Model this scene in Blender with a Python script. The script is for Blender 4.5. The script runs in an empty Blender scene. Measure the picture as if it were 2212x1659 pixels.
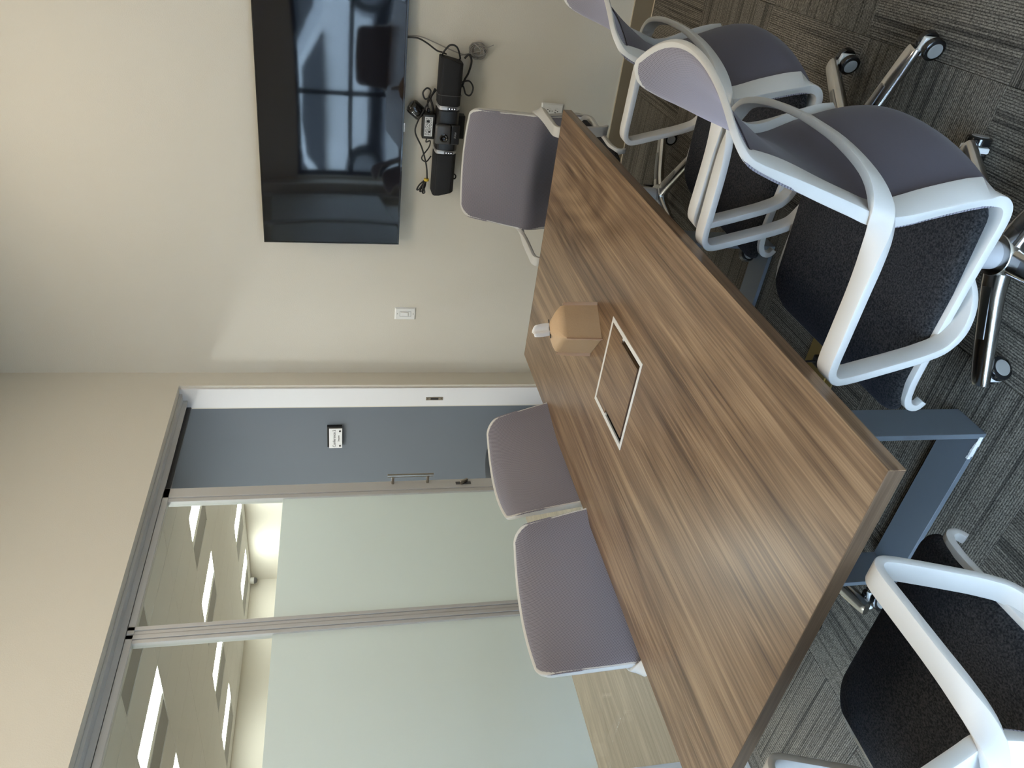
import bpy, bmesh, math, random
from mathutils import Vector, Matrix
random.seed(7)
PI = math.pi
scene = bpy.context.scene
COL = scene.collection

# ------------------------------------------------------------------ camera
CAM = Vector((2.698, -4.064, 1.600))
YAW, PITCH, ROLL, FPX = math.radians(34.477), math.radians(13.232), math.radians(-0.234), 1626.2
_fw = Vector((-math.sin(YAW) * math.cos(PITCH), math.cos(YAW) * math.cos(PITCH), -math.sin(PITCH)))
_rt = Vector((math.cos(YAW), math.sin(YAW), 0))
_up = _rt.cross(_fw)
_r2 = _rt * math.cos(ROLL) + _up * math.sin(ROLL)
_u2 = -_rt * math.sin(ROLL) + _up * math.cos(ROLL)
cam_data = bpy.data.cameras.new('camera')
cam = bpy.data.objects.new('camera', cam_data)
COL.objects.link(cam)
cx, cy, cz = -_u2, _r2, -_fw          # the phone was held sideways: world up points to image left
cam.matrix_world = Matrix(((cx.x, cy.x, cz.x, CAM.x), (cx.y, cy.y, cz.y, CAM.y), (cx.z, cy.z, cz.z, CAM.z), (0, 0, 0, 1)))
cam_data.sensor_fit = 'HORIZONTAL'
cam_data.sensor_width = 36
cam_data.lens = FPX / 2212 * 36
cam_data.clip_start = 0.02
scene.camera = cam

# ------------------------------------------------------------------ world, exposure
world = bpy.data.worlds.new('overcast_sky')
scene.world = world
world.use_nodes = True
bg = world.node_tree.nodes['Background']
bg.inputs[0].default_value = (0.56, 0.74, 1.0, 1)
bg.inputs[1].default_value = 17.0
scene.view_settings.view_transform = 'Standard'
scene.view_settings.look = 'None'
scene.view_settings.gamma = 1
scene.view_settings.use_curve_mapping = False
scene.view_settings.exposure = 0.72
ROOM_LAMP = 7.0      # emission of the room's ceiling panels
HALL_LAMP = 20.0      # emission of the hall's ceiling panels

# ------------------------------------------------------------------ materials
def new_mat(name):
    m = bpy.data.materials.new(name); m.use_nodes = True
    nt = m.node_tree; nt.nodes.clear()
    out = nt.nodes.new('ShaderNodeOutputMaterial')
    return m, nt, out
def N(nt, kind, **kw):
    n = nt.nodes.new(kind)
    for k, v in kw.items(): setattr(n, k, v)
    return n
def plain(name, col, rough=0.5, metal=0.0, spec=0.5, noise=0.0, nscale=40, bump=0.0, bscale=300, sheen=0.0, coat=0.0):
    m, nt, out = new_mat(name)
    b = N(nt, 'ShaderNodeBsdfPrincipled')
    b.inputs['Base Color'].default_value = (*col, 1)
    b.inputs['Roughness'].default_value = rough
    b.inputs['Metallic'].default_value = metal
    b.inputs['Specular IOR Level'].default_value = spec
    if sheen:
        b.inputs['Sheen Weight'].default_value = sheen
        b.inputs['Sheen Roughness'].default_value = 0.4
    if coat: b.inputs['Coat Weight'].default_value = coat
    tc = N(nt, 'ShaderNodeTexCoord')
    if noise:
        t = N(nt, 'ShaderNodeTexNoise'); t.inputs['Scale'].default_value = nscale; t.inputs['Detail'].default_value = 4
        nt.links.new(tc.outputs['Object'], t.inputs['Vector'])
        mx = N(nt, 'ShaderNodeMix', data_type='RGBA')
        mx.inputs[6].default_value = (*[c * (1 - noise) for c in col], 1)
        mx.inputs[7].default_value = (*[min(1, c * (1 + noise)) for c in col], 1)
        nt.links.new(t.outputs['Fac'], mx.inputs[0]); nt.links.new(mx.outputs[2], b.inputs['Base Color'])
    if bump:
        t2 = N(nt, 'ShaderNodeTexNoise'); t2.inputs['Scale'].default_value = bscale; t2.inputs['Detail'].default_value = 2
        nt.links.new(tc.outputs['Object'], t2.inputs['Vector'])
        bp = N(nt, 'ShaderNodeBump'); bp.inputs['Strength'].default_value = bump; bp.inputs['Distance'].default_value = 0.002
        nt.links.new(t2.outputs['Fac'], bp.inputs['Height']); nt.links.new(bp.outputs[0], b.inputs['Normal'])
    nt.links.new(b.outputs[0], out.inputs[0])
    return m
def emis(name, col, s):
    m, nt, out = new_mat(name)
    e = N(nt, 'ShaderNodeEmission'); e.inputs[0].default_value = (*col, 1); e.inputs[1].default_value = s
    nt.links.new(e.outputs[0], out.inputs[0]); return m
def wood(name, axis, dark, mid, light, rough, s=1.0, gloss=0.4):
    """long-grain laminate; the grain runs along `axis`"""
    m, nt, out = new_mat(name)
    b = N(nt, 'ShaderNodeBsdfPrincipled'); b.inputs['Roughness'].default_value = rough; b.inputs['Specular IOR Level'].default_value = gloss
    tc = N(nt, 'ShaderNodeTexCoord')
    def noise(sx, sl, scale, detail, dist):
        mp = N(nt, 'ShaderNodeMapping')
        sc = [sx * s] * 3; sc[axis] = sl * s
        mp.inputs['Scale'].default_value = sc
        nt.links.new(tc.outputs['Object'], mp.inputs['Vector'])
        t = N(nt, 'ShaderNodeTexNoise'); t.inputs['Scale'].default_value = scale; t.inputs['Detail'].default_value = detail
        t.inputs['Distortion'].default_value = dist
        nt.links.new(mp.outputs[0], t.inputs['Vector']); return t
    a = noise(13, 0.45, 1.0, 5, 0.7)
    c = noise(260, 5.0, 1.0, 2, 0.1)
    w = noise(60, 1.1, 1.0, 3, 0.8)
    # cathedral rings from a distorted coordinate
    ring = N(nt, 'ShaderNodeMath', operation='MULTIPLY'); ring.inputs[1].default_value = 85
    nt.links.new(noise(3.4, 0.5, 1.0, 0.8, 0.25).outputs['Fac'], ring.inputs[0])
    sn = N(nt, 'ShaderNodeMath', operation='SINE'); nt.links.new(ring.outputs[0], sn.inputs[0])
    def madd(x, k, y):
        q = N(nt, 'ShaderNodeMath', operation='MULTIPLY_ADD'); nt.links.new(x, q.inputs[0]); q.inputs[1].default_value = k
        if isinstance(y, float): q.inputs[2].default_value = y
        else: nt.links.new(y, q.inputs[2])
        return q.outputs[0]
    v = madd(a.outputs['Fac'], 0.75, -0.42)
    v = madd(w.outputs['Fac'], 0.80, v)
    v = madd(c.outputs['Fac'], 0.62, v)
    v = madd(sn.outputs[0], 0.06, v)
    r = N(nt, 'ShaderNodeValToRGB')
    e = r.color_ramp.elements
    e[0].position = 0.30; e[0].color = (*dark, 1); e[1].position = 0.95; e[1].color = (*light, 1)
    k = r.color_ramp.elements.new(0.62); k.color = (*mid, 1)
    nt.links.new(v, r.inputs[0]); nt.links.new(r.outputs[0], b.inputs['Base Color'])
    bp = N(nt, 'ShaderNodeBump'); bp.inputs['Strength'].default_value = 0.06; bp.inputs['Distance'].default_value = 0.001
    nt.links.new(c.outputs['Fac'], bp.inputs['Height']); nt.links.new(bp.outputs[0], b.inputs['Normal'])
    nt.links.new(b.outputs[0], out.inputs[0]); return m
def carpet_mat():
    m, nt, out = new_mat('carpet_loop')
    b = N(nt, 'ShaderNodeBsdfPrincipled'); b.inputs['Roughness'].default_value = 0.95; b.inputs['Specular IOR Level'].default_value = 0.1
    tc = N(nt, 'ShaderNodeTexCoord'); oi = N(nt, 'ShaderNodeObjectInfo')
    sep = N(nt, 'ShaderNodeVectorMath', operation='ADD')
    off = N(nt, 'ShaderNodeMath', operation='MULTIPLY'); off.inputs[1].default_value = 37.0
    nt.links.new(oi.outputs['Random'], off.inputs[0])
    nt.links.new(tc.outputs['Object'], sep.inputs[0]); nt.links.new(off.outputs[0], sep.inputs[1])
    def noise(sc, scale, det):
        mp = N(nt, 'ShaderNodeMapping'); mp.inputs['Scale'].default_value = sc
        nt.links.new(sep.outputs[0], mp.inputs['Vector'])
        t = N(nt, 'ShaderNodeTexNoise'); t.inputs['Scale'].default_value = scale; t.inputs['Detail'].default_value = det
        nt.links.new(mp.outputs[0], t.inputs['Vector']); return t
    st = noise((105, 1.6, 1), 1.0, 2)        # irregular dark lines along local y
    wide = noise((22, 0.5, 1), 1.0, 1)
    loop = noise((330, 200, 1), 1.0, 1)     # yarn loops
    wv = N(nt, 'ShaderNodeTexWave', bands_direction='X'); wv.inputs['Scale'].default_value = 46; wv.inputs['Distortion'].default_value = 0.6
    nt.links.new(sep.outputs[0], wv.inputs['Vector'])
    r1 = N(nt, 'ShaderNodeValToRGB'); r1.color_ramp.elements[0].position = 0.36; r1.color_ramp.elements[1].position = 0.53
    r1.color_ramp.elements[0].color = (0.080, 0.072, 0.062, 1); r1.color_ramp.elements[1].color = (0.190, 0.170, 0.142, 1)
    mxv = N(nt, 'ShaderNodeMath', operation='MULTIPLY_ADD'); mxv.inputs[1].default_value = 0.25
    nt.links.new(wide.outputs['Fac'], mxv.inputs[0])
    s2 = N(nt, 'ShaderNodeMath', operation='MULTIPLY_ADD'); s2.inputs[1].default_value = 0.75; s2.inputs[2].default_value = 0.0
    nt.links.new(st.outputs['Fac'], s2.inputs[0]); nt.links.new(s2.outputs[0], mxv.inputs[2])
    nt.links.new(mxv.outputs[0], r1.inputs[0])
    mul = N(nt, 'ShaderNodeMix', data_type='RGBA', blend_type='MULTIPLY'); mul.inputs[0].default_value = 0.8
    r2 = N(nt, 'ShaderNodeValToRGB'); r2.color_ramp.elements[0].position = 0.30; r2.color_ramp.elements[1].position = 0.66
    r2.color_ramp.elements[0].color = (0.25, 0.25, 0.25, 1); r2.color_ramp.elements[1].color = (1.25, 1.25, 1.25, 1)
    nt.links.new(loop.outputs['Fac'], r2.inputs[0])
    nt.links.new(r1.outputs[0], mul.inputs[6]); nt.links.new(r2.outputs[0], mul.inputs[7])
    rib = N(nt, 'ShaderNodeMix', data_type='RGBA', blend_type='MULTIPLY'); rib.inputs[0].default_value = 1.0
    r3 = N(nt, 'ShaderNodeValToRGB'); r3.color_ramp.elements[0].position = 0.05; r3.color_ramp.elements[1].position = 0.5
    r3.color_ramp.elements[0].color = (0.42, 0.42, 0.42, 1); r3.color_ramp.elements[1].color = (1.1, 1.1, 1.1, 1)
    nt.links.new(wv.outputs['Fac'], r3.inputs[0]); nt.links.new(mul.outputs[2], rib.inputs[6]); nt.links.new(r3.outputs[0], rib.inputs[7])
    nt.links.new(rib.outputs[2], b.inputs['Base Color'])
    ad = N(nt, 'ShaderNodeMath', operation='MULTIPLY_ADD'); ad.inputs[1].default_value = 0.6
    nt.links.new(wv.outputs['Fac'], ad.inputs[0]); nt.links.new(loop.outputs['Fac'], ad.inputs[2])
    bp = N(nt, 'ShaderNodeBump'); bp.inputs['Strength'].default_value = 0.25; bp.inputs['Distance'].default_value = 0.002
    nt.links.new(ad.outputs[0], bp.inputs['Height']); nt.links.new(bp.outputs[0], b.inputs['Normal'])
    nt.links.new(b.outputs[0], out.inputs[0]); return m
def mesh_fabric():
    """knitted mesh: rows of small dark cells in a lilac grey yarn"""
    m, nt, out = new_mat('chair_mesh_fabric')
    b = N(nt, 'ShaderNodeBsdfPrincipled'); b.inputs['Roughness'].default_value = 0.8; b.inputs['Specular IOR Level'].default_value = 0.2
    b.inputs['Sheen Weight'].default_value = 0.6; b.inputs['Sheen Roughness'].default_value = 0.45
    b.inputs['Sheen Tint'].default_value = (0.8, 0.8, 1.0, 1)
    tc = N(nt, 'ShaderNodeTexCoord'); mp = N(nt, 'ShaderNodeMapping')
    mp.inputs['Rotation'].default_value = (0, 0, math.radians(40)); mp.inputs['Scale'].default_value = (1, 1, 1)
    nt.links.new(tc.outputs['UV'], mp.inputs['Vector'])
    vo = N(nt, 'ShaderNodeTexVoronoi', feature='F1'); vo.inputs['Scale'].default_value = 240; vo.inputs['Randomness'].default_value = 0.0
    nt.links.new(mp.outputs[0], vo.inputs['Vector'])
    r = N(nt, 'ShaderNodeValToRGB'); e = r.color_ramp.elements
    e[0].position = 0.18; e[0].color = (0.070, 0.066, 0.082, 1); e[1].position = 0.42; e[1].color = (0.240, 0.223, 0.258, 1)
    nt.links.new(vo.outputs['Distance'], r.inputs[0]); nt.links.new(r.outputs[0], b.inputs['Base Color'])
    nt.links.new(b.outputs[0], out.inputs[0]); return m
def felt_mat():
    m, nt, out = new_mat('charcoal_felt')
    b = N(nt, 'ShaderNodeBsdfPrincipled'); b.inputs['Roughness'].default_value = 0.95; b.inputs['Specular IOR Level'].default_value = 0.1
    b.inputs['Sheen Weight'].default_value = 0.05; b.inputs['Sheen Roughness'].default_value = 0.5; b.inputs['Sheen Tint'].default_value = (0.5, 0.6, 0.9, 1)
    tc = N(nt, 'ShaderNodeTexCoord')
    t = N(nt, 'ShaderNodeTexNoise'); t.inputs['Scale'].default_value = 260; t.inputs['Detail'].default_value = 3
    nt.links.new(tc.outputs['Object'], t.inputs['Vector'])
    r = N(nt, 'ShaderNodeValToRGB'); e = r.color_ramp.elements
    e[0].position = 0.35; e[0].color = (0.007, 0.0075, 0.009, 1); e[1].position = 0.70; e[1].color = (0.042, 0.041, 0.042, 1)
    nt.links.new(t.outputs['Fac'], r.inputs[0]); nt.links.new(r.outputs[0], b.inputs['Base Color'])
    bp = N(nt, 'ShaderNodeBump'); bp.inputs['Strength'].default_value = 0.12; bp.inputs['Distance'].default_value = 0.001
    nt.links.new(t.outputs['Fac'], bp.inputs['Height']); nt.links.new(bp.outputs[0], b.inputs['Normal'])
    nt.links.new(b.outputs[0], out.inputs[0]); return m
def sheet_fresnel(nt, base=0.035):
    # reflectance of a thin sheet, the same from both faces
    lw = N(nt, 'ShaderNodeLayerWeight'); lw.inputs[0].default_value = 0.5
    pw = N(nt, 'ShaderNodeMath', operation='POWER'); pw.inputs[1].default_value = 5.0
    nt.links.new(lw.outputs['Facing'], pw.inputs[0])
    ma = N(nt, 'ShaderNodeMath', operation='MULTIPLY_ADD'); ma.inputs[1].default_value = 0.9; ma.inputs[2].default_value = base
    nt.links.new(pw.outputs[0], ma.inputs[0]); return ma
def glass_mat():
    m, nt, out = new_mat('clear_glass')
    tr = N(nt, 'ShaderNodeBsdfTransparent'); tr.inputs[0].default_value = (0.93, 0.955, 0.94, 1)
    gl = N(nt, 'ShaderNodeBsdfGlossy'); gl.inputs['Roughness'].default_value = 0.0
    fr = sheet_fresnel(nt)
    mx = N(nt, 'ShaderNodeMixShader')
    nt.links.new(fr.outputs[0], mx.inputs[0]); nt.links.new(tr.outputs[0], mx.inputs[1]); nt.links.new(gl.outputs[0], mx.inputs[2])
    nt.links.new(mx.outputs[0], out.inputs[0]); return m
def film_mat():
    m, nt, out = new_mat('frosted_film')
    d = N(nt, 'ShaderNodeBsdfDiffuse'); d.inputs[0].default_value = (0.80, 0.82, 0.81, 1)
    t = N(nt, 'ShaderNodeBsdfTranslucent'); t.inputs[0].default_value = (0.78, 0.83, 0.80, 1)
    g = N(nt, 'ShaderNodeBsdfGlossy'); g.inputs['Roughness'].default_value = 0.35; g.inputs[0].default_value = (1, 1, 1, 1)
    mx = N(nt, 'ShaderNodeMixShader'); mx.inputs[0].default_value = 0.5
    nt.links.new(d.outputs[0], mx.inputs[1]); nt.links.new(t.outputs[0], mx.inputs[2])
    m2 = N(nt, 'ShaderNodeMixShader'); fr = sheet_fresnel(nt, 0.03)
    nt.links.new(fr.outputs[0], m2.inputs[0]); nt.links.new(mx.outputs[0], m2.inputs[1]); nt.links.new(g.outputs[0], m2.inputs[2])
    nt.links.new(m2.outputs[0], out.inputs[0]); return m

M = {
 'wall': plain('painted_wall', (0.66, 0.62, 0.54), 0.85, spec=0.2, bump=0.35, bscale=170),
 'ceil': plain('painted_ceiling', (0.72, 0.69, 0.62), 0.9, spec=0.1),
 'cream': plain('hall_cream_paint', (0.60, 0.56, 0.48), 0.85, spec=0.2),
 'greywall': plain('slate_paint', (0.150, 0.172, 0.200), 0.7, spec=0.25, bump=0.15, bscale=250),
 'tile': plain('ceiling_tile', (0.70, 0.69, 0.66), 0.9, spec=0.1, noise=0.04, nscale=60),
 'alu': plain('satin_aluminium', (0.54, 0.53, 0.515), 0.5, metal=0.15, spec=0.5),
 'jamb': plain('white_jamb', (0.72, 0.72, 0.73), 0.5),
 'base': plain('taupe_vinyl_base', (0.21, 0.165, 0.105), 0.6),
 'baselight': plain('base_edge', (0.55, 0.46, 0.33), 0.6),
 'carpet': carpet_mat(),
 'lvp': wood('vinyl_plank', 1, (0.105, 0.078, 0.052), (0.165, 0.125, 0.088), (0.235, 0.185, 0.135), 0.35, 0.8),
 'walnut': wood('walnut_laminate', 1, (0.056, 0.031, 0.017), (0.165, 0.103, 0.060), (0.310, 0.210, 0.128), 0.30, 1.0, 0.45),
 'walnut_x': wood('walnut_edge_short', 0, (0.045, 0.026, 0.015), (0.10, 0.062, 0.037), (0.16, 0.105, 0.066), 0.45),
 'legsteel': plain('slate_powder_coat', (0.125, 0.145, 0.170), 0.45, metal=0.0),
 'chip': plain('bare_filler', (0.75, 0.74, 0.72), 0.7, noise=0.3, nscale=150),
 'white': plain('white_plastic', (0.55, 0.54, 0.525), 0.42, spec=0.45, bump=0.05, bscale=900),
 'white2': plain('white_gloss', (0.78, 0.78, 0.76), 0.3),
 'mesh': mesh_fabric(),
 'felt': felt_mat(),
 'polish': plain('polished_aluminium', (0.62, 0.61, 0.60), 0.2, metal=1.0),
 'polish2': plain('satin_recess', (0.34, 0.34, 0.345), 0.3, metal=1.0),
 'backfabric': plain('plain_back_fabric', (0.098, 0.090, 0.112), 0.85, spec=0.15, sheen=0.15, noise=0.05, nscale=400),
 'greyplastic': plain('grey_plastic', (0.42, 0.42, 0.44), 0.4),
 'cap': plain('grey_cap', (0.27, 0.265, 0.255), 0.5),
 'black': plain('black_plastic', (0.012, 0.012, 0.013), 0.35),
 'blacksoft': plain('black_cloth', (0.008, 0.009, 0.012), 0.8, noise=0.3, nscale=900),
 'gloss': plain('black_gloss', (0.008, 0.008, 0.009), 0.12, coat=0.5),
 'screen': plain('tv_screen', (0.004, 0.005, 0.009), 0.04, spec=0.55),
 'dgrey': plain('dark_grey_metal', (0.085, 0.085, 0.088), 0.35, metal=0.3),
 'silver': plain('silver_paint', (0.55, 0.55, 0.56), 0.35, metal=0.5),
 'nickel': plain('brushed_nickel', (0.36, 0.33, 0.29), 0.32, metal=1.0),
 'led': emis('indicator_led', (0.85, 0.9, 1.0), 2.0),
 'paper': plain('paper_label', (0.72, 0.73, 0.74), 0.6),
 'ink': plain('black_ink', (0.015, 0.015, 0.017), 0.6),
 'leather': plain('tan_leather', (0.52, 0.36, 0.22), 0.5, spec=0.35, bump=0.3, bscale=500, noise=0.06, nscale=200),
 'leather_edge': plain('tan_leather_edge', (0.50, 0.34, 0.24), 0.7),
 'lidedge': plain('dark_walnut_edge', (0.15, 0.09, 0.062), 0.6),
 'tissue': plain('tissue_paper', (0.86, 0.86, 0.87), 0.9),
 'frame_silver': plain('grommet_silver', (0.74, 0.74, 0.73), 0.3, metal=0.2),
 'dark': plain('dark_recess', (0.02, 0.02, 0.018), 0.8),
 'brass': plain('brass_floor_box', (0.32, 0.235, 0.09), 0.4, metal=0.8),
 'cable': plain('black_cable', (0.012, 0.012, 0.013), 0.45),
 'cablegrey': plain('grey_cable', (0.30, 0.285, 0.265), 0.5),
 'yellow': plain('yellow_tie', (0.60, 0.42, 0.03), 0.5),
 'asphalt': plain('parking_asphalt', (0.16, 0.16, 0.17), 0.9, noise=0.25, nscale=8),
 'concrete': plain('pavement_concrete', (0.26, 0.26, 0.255), 0.9, noise=0.2, nscale=6),
 'carpaint': plain('white_car_paint', (0.80, 0.81, 0.83), 0.25, coat=0.6),
 'carglass': plain('car_window', (0.015, 0.018, 0.022), 0.08),
 'rubber': plain('tyre_rubber', (0.02, 0.02, 0.02), 0.8),
 'rim': plain('wheel_alloy', (0.30, 0.31, 0.33), 0.35, metal=0.8),
 'tail': plain('red_tail_lamp', (0.55, 0.015, 0.01), 0.3),
 'winframe': plain('dark_window_frame', (0.035, 0.038, 0.042), 0.45),
 'glass': glass_mat(),
 'film': film_mat(),
 'lamp': emis('room_lamp_lens', (1.0, 0.90, 0.74), ROOM_LAMP),
 'halllamp': emis('hall_lamp_lens', (0.95, 1.0, 0.98), HALL_LAMP),
 'halllamp_soft': plain('hall_lamp_reflector', (0.80, 0.80, 0.74), 0.5),
 'perf': plain('perforated_grey_basket', (0.30, 0.29, 0.275), 0.7),
}

# ------------------------------------------------------------------ mesh helpers
def obj(name, me, mat=None, parent=None, loc=None, rot=None):
    if isinstance(me, bmesh.types.BMesh):
        bm = me; me = bpy.data.meshes.new(name); bm.to_mesh(me); bm.free()
    o = bpy.data.objects.new(name, me); COL.objects.link(o)
    if mat is not None:
        me.materials.clear(); me.materials.append(M[mat] if isinstance(mat, str) else mat)
    if parent is not None: o.parent = parent
    if loc is not None: o.location = loc
    if rot is not None: o.rotation_euler = rot
    return o
def empty(name, loc=(0, 0, 0), rz=0.0):
    o = bpy.data.objects.new(name, None); COL.objects.link(o); o.location = loc; o.rotation_euler = (0, 0, rz)
    o.empty_display_size = 0.1; return o
def tag(o, label=None, cat=None, group=None, kind=None):
    if label: o['label'] = label
    if cat: o['category'] = cat
    if group: o['group'] = group
    if kind: o['kind'] = kind
    return o
def box(bm, x0, x1, y0, y1, z0, z1, bevel=0.0, seg=1):
    vs = [bm.verts.new((x, y, z)) for x in (x0, x1) for y in (y0, y1) for z in (z0, z1)]
    idx = [(0, 1, 3, 2), (4, 6, 7, 5), (0, 4, 5, 1), (2, 3, 7, 6), (0, 2, 6, 4), (1, 5, 7, 3)]
    fs = [bm.faces.new([vs[i] for i in f]) for f in idx]
    if bevel:
        es = list({e for f in fs for e in f.edges})
        bmesh.ops.bevel(bm, geom=es, offset=bevel, segments=seg, affect='EDGES', profile=0.5)
    return bm
def mkbox(x0, x1, y0, y1, z0, z1, bevel=0.0, seg=1):
    bm = bmesh.new(); box(bm, x0, x1, y0, y1, z0, z1, bevel, seg)
    bmesh.ops.recalc_face_normals(bm, faces=bm.faces[:]); return bm
def smooth(o, on=True):
    for p in o.data.polygons: p.use_smooth = on
    return o
def auto(o, deg=35):
    me = o.data
    for p in me.polygons: p.use_smooth = True
    bm = bmesh.new(); bm.from_mesh(me)
    for e in bm.edges:
        e.smooth = len(e.link_faces) == 2 and e.calc_face_angle(0) < math.radians(deg)
    bm.to_mesh(me); bm.free(); return o
def lathe(bm, prof, seg=24, mat=Matrix.Identity(4), cap=True):
    """revolve (r, h) profile about local z"""
    rings = []
    for r, h in prof:
        rings.append([bm.verts.new(mat @ Vector((r * math.cos(2 * PI * k / seg), r * math.sin(2 * PI * k / seg), h))) for k in range(seg)])
    for a, b in zip(rings, rings[1:]):
        for k in range(seg):
            bm.faces.new((a[k], a[(k + 1) % seg], b[(k + 1) % seg], b[k]))
    if cap:
        bm.faces.new(list(reversed(rings[0]))); bm.faces.new(rings[-1])
    return bm
def catmull(pts, n):
    """smooth a list of tuples (any length) with n samples per span"""
    P = [Vector(p) if len(p) <= 4 else None for p in pts]
    out = []
    L = len(pts); D = len(pts[0])
    for i in range(L - 1):
        p0 = pts[max(i - 1, 0)]; p1 = pts[i]; p2 = pts[i + 1]; p3 = pts[min(i + 2, L - 1)]
        for k in range(n):
            t = k / n
            out.append(tuple(0.5 * ((2 * p1[d]) + (-p0[d] + p2[d]) * t + (2 * p0[d] - 5 * p1[d] + 4 * p2[d] - p3[d]) * t * t
                                    + (-p0[d] + 3 * p1[d] - 3 * p2[d] + p3[d]) * t ** 3) for d in range(D)))
    out.append(tuple(pts[-1])); return out
def sweep(bm, path, waxes, widths, thicks, rnd=0.3):
    """rounded-rectangle ribbon along a 3D path; w = width axis, other axis = tangent x w"""
    rings = []
    n = len(path)
    for i in range(n):
        p = Vector(path[i])
        t = (Vector(path[min(i + 1, n - 1)]) - Vector(path[max(i - 1, 0)])).normalized()
        w = Vector(waxes[i]); w = (w - t * w.dot(t)).normalized()
        q = t.cross(w)
        a, b = widths[i] / 2, thicks[i] / 2
        c = min(a, b) * rnd * 2
        prof = []
        for sx, sy in ((1, 1), (-1, 1), (-1, -1), (1, -1)):
            cxx, cyy = sx * (a - c), sy * (b - c)
            ang0 = {(1, 1): 0, (-1, 1): 90, (-1, -1): 180, (1, -1): 270}[(sx, sy)]
            for k in range(3):
                an = math.radians(ang0 + 45 * k)
                prof.append((cxx + c * math.cos(an), cyy + c * math.sin(an)))
        rings.append([bm.verts.new(p + w * u + q * v) for u, v in prof])
    m = len(rings[0])
    for a, b in zip(rings, rings[1:]):
        for k in range(m): bm.faces.new((a[k], a[(k + 1) % m], b[(k + 1) % m], b[k]))
    bm.faces.new(list(reversed(rings[0]))); bm.faces.new(rings[-1])
    bmesh.ops.recalc_face_normals(bm, faces=bm.faces[:])
    return bm
def tube(name, pts, r, mat, n=8, sub=6, parent=None):
    bm = bmesh.new(); path = catmull(pts, sub)
    rings = []; ref = Vector((0.3, 0.5, 0.8)).normalized()
    L = len(path); prev = None
    for i in range(L):
        p = Vector(path[i]); t = (Vector(path[min(i + 1, L - 1)]) - Vector(path[max(i - 1, 0)])).normalized()
        u = (prev - t * prev.dot(t)) if prev is not None else (ref - t * ref.dot(t))
        if u.length < 1e-5: u = t.orthogonal()
        u.normalize(); v = t.cross(u); prev = u
        rings.append([bm.verts.new(p + (u * math.cos(2 * PI * k / n) + v * math.sin(2 * PI * k / n)) * r) for k in range(n)])
    for a, b in zip(rings, rings[1:]):
        for k in range(n): bm.faces.new((a[k], a[(k + 1) % n], b[(k + 1) % n], b[k]))
    bm.faces.new(list(reversed(rings[0]))); bm.faces.new(rings[-1])
    bmesh.ops.recalc_face_normals(bm, faces=bm.faces[:])
    return smooth(obj(name, bm, mat, parent))
def copy_tree(o, parent=None):
    c = o.copy(); COL.objects.link(c); c.parent = parent
    for ch in list(o.children): copy_tree(ch, c)
    return c
def text_mesh(name, body, size, mat, parent, loc, rot, align='CENTER', ext=0.0003, sx=1.0):
    cu = bpy.data.curves.new(name, 'FONT'); cu.body = body; cu.size = size; cu.align_x = align; cu.align_y = 'CENTER'; cu.extrude = ext
    t = bpy.data.objects.new(name, cu); COL.objects.link(t)
    bpy.context.view_layer.update()
    me = bpy.data.meshes.new_from_object(t.evaluated_get(bpy.context.evaluated_depsgraph_get()))
    bpy.data.objects.remove(t); bpy.data.curves.remove(cu)
    o = obj(name, me, mat, parent, loc, rot); o.scale = (sx, 1, 1); return o

# ================================================================== SETTING
RX, RY0, CZ = 3.40, -4.72, 3.62        # room: right wall, window wall, ceiling
HX, HY, HZ = -5.15, 2.93, 2.66         # hall: far wall, end wall, ceiling
def struct(name, bm, mat, label, cat, parent=None):
    o = obj(name, bm, mat, parent); tag(o, label, cat, kind='structure'); return o
# carpet floor and tiles
floor = struct('floor', mkbox(-0.16, RX, RY0, 0, -0.06, -0.006), 'dark', 'grey brown carpet tile floor laid in quarter turns', 'floor')
TS = 0.605
tile_me = None
ix0, ix1 = -5, 2
for i in range(-5, 2):
    for j in range(-4, 6):
        x0 = 2.44 + (i) * TS; y0 = -1.805 - (j + 1) * TS
        xa, xb = max(x0, -0.155), min(x0 + TS, RX); ya, yb = max(y0, RY0), min(y0 + TS, 0)
        if xb - xa < 0.02 or yb - ya < 0.02: continue
        turn = (i + j) % 2
        full = (xb - xa > TS - 1e-4) and (yb - ya > TS - 1e-4)
        if full:
            if tile_me is None:
                bm = mkbox(-TS / 2 + 0.0006, TS / 2 - 0.0006, -TS / 2 + 0.0006, TS / 2 - 0.0006, -0.006, 0, 0.0008)
                o = obj('carpet_tile', bm, 'carpet', floor); tile_me = o.data
            else:
                o = obj('carpet_tile', tile_me, None, floor)
        else:
            hx, hy = (xb - xa) / 2, (yb - ya) / 2
            if turn: hx, hy = hy, hx
            o = obj('carpet_tile', mkbox(-hx + 0.0006, hx - 0.0006, -hy + 0.0006, hy - 0.0006, -0.006, 0, 0.0008), 'carpet', floor)
        o.location = ((xa + xb) / 2, (ya + yb) / 2, 0)
        o.rotation_euler = (0, 0, PI / 2 if turn else 0)
# walls
struct('wall_back', mkbox(0, RX, 0, 0.14, 0, CZ), 'wall', 'cream textured wall behind the television', 'wall')
struct('wall_right', mkbox(RX, RX + 0.12, RY0, 0.14, 0, CZ), 'wall', 'cream wall on the side away from the glass partition', 'wall')
OPT = 2.495; JY = -0.139; PX0, PX1 = -0.10, -0.14
bm = bmesh.new()
box(bm, -0.17, 0, RY0, 0.14, OPT, CZ)            # over the glazing
box(bm, -0.17, 0, JY, 0.14, 0, OPT)              # nib beside the door
box(bm, -0.17, 0, RY0, -4.55, 0, OPT)
bmesh.ops.recalc_face_normals(bm, faces=bm.faces[:])
struct('wall_left', bm, 'wall', 'cream wall above the sliding glass partition', 'wall')
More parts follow.
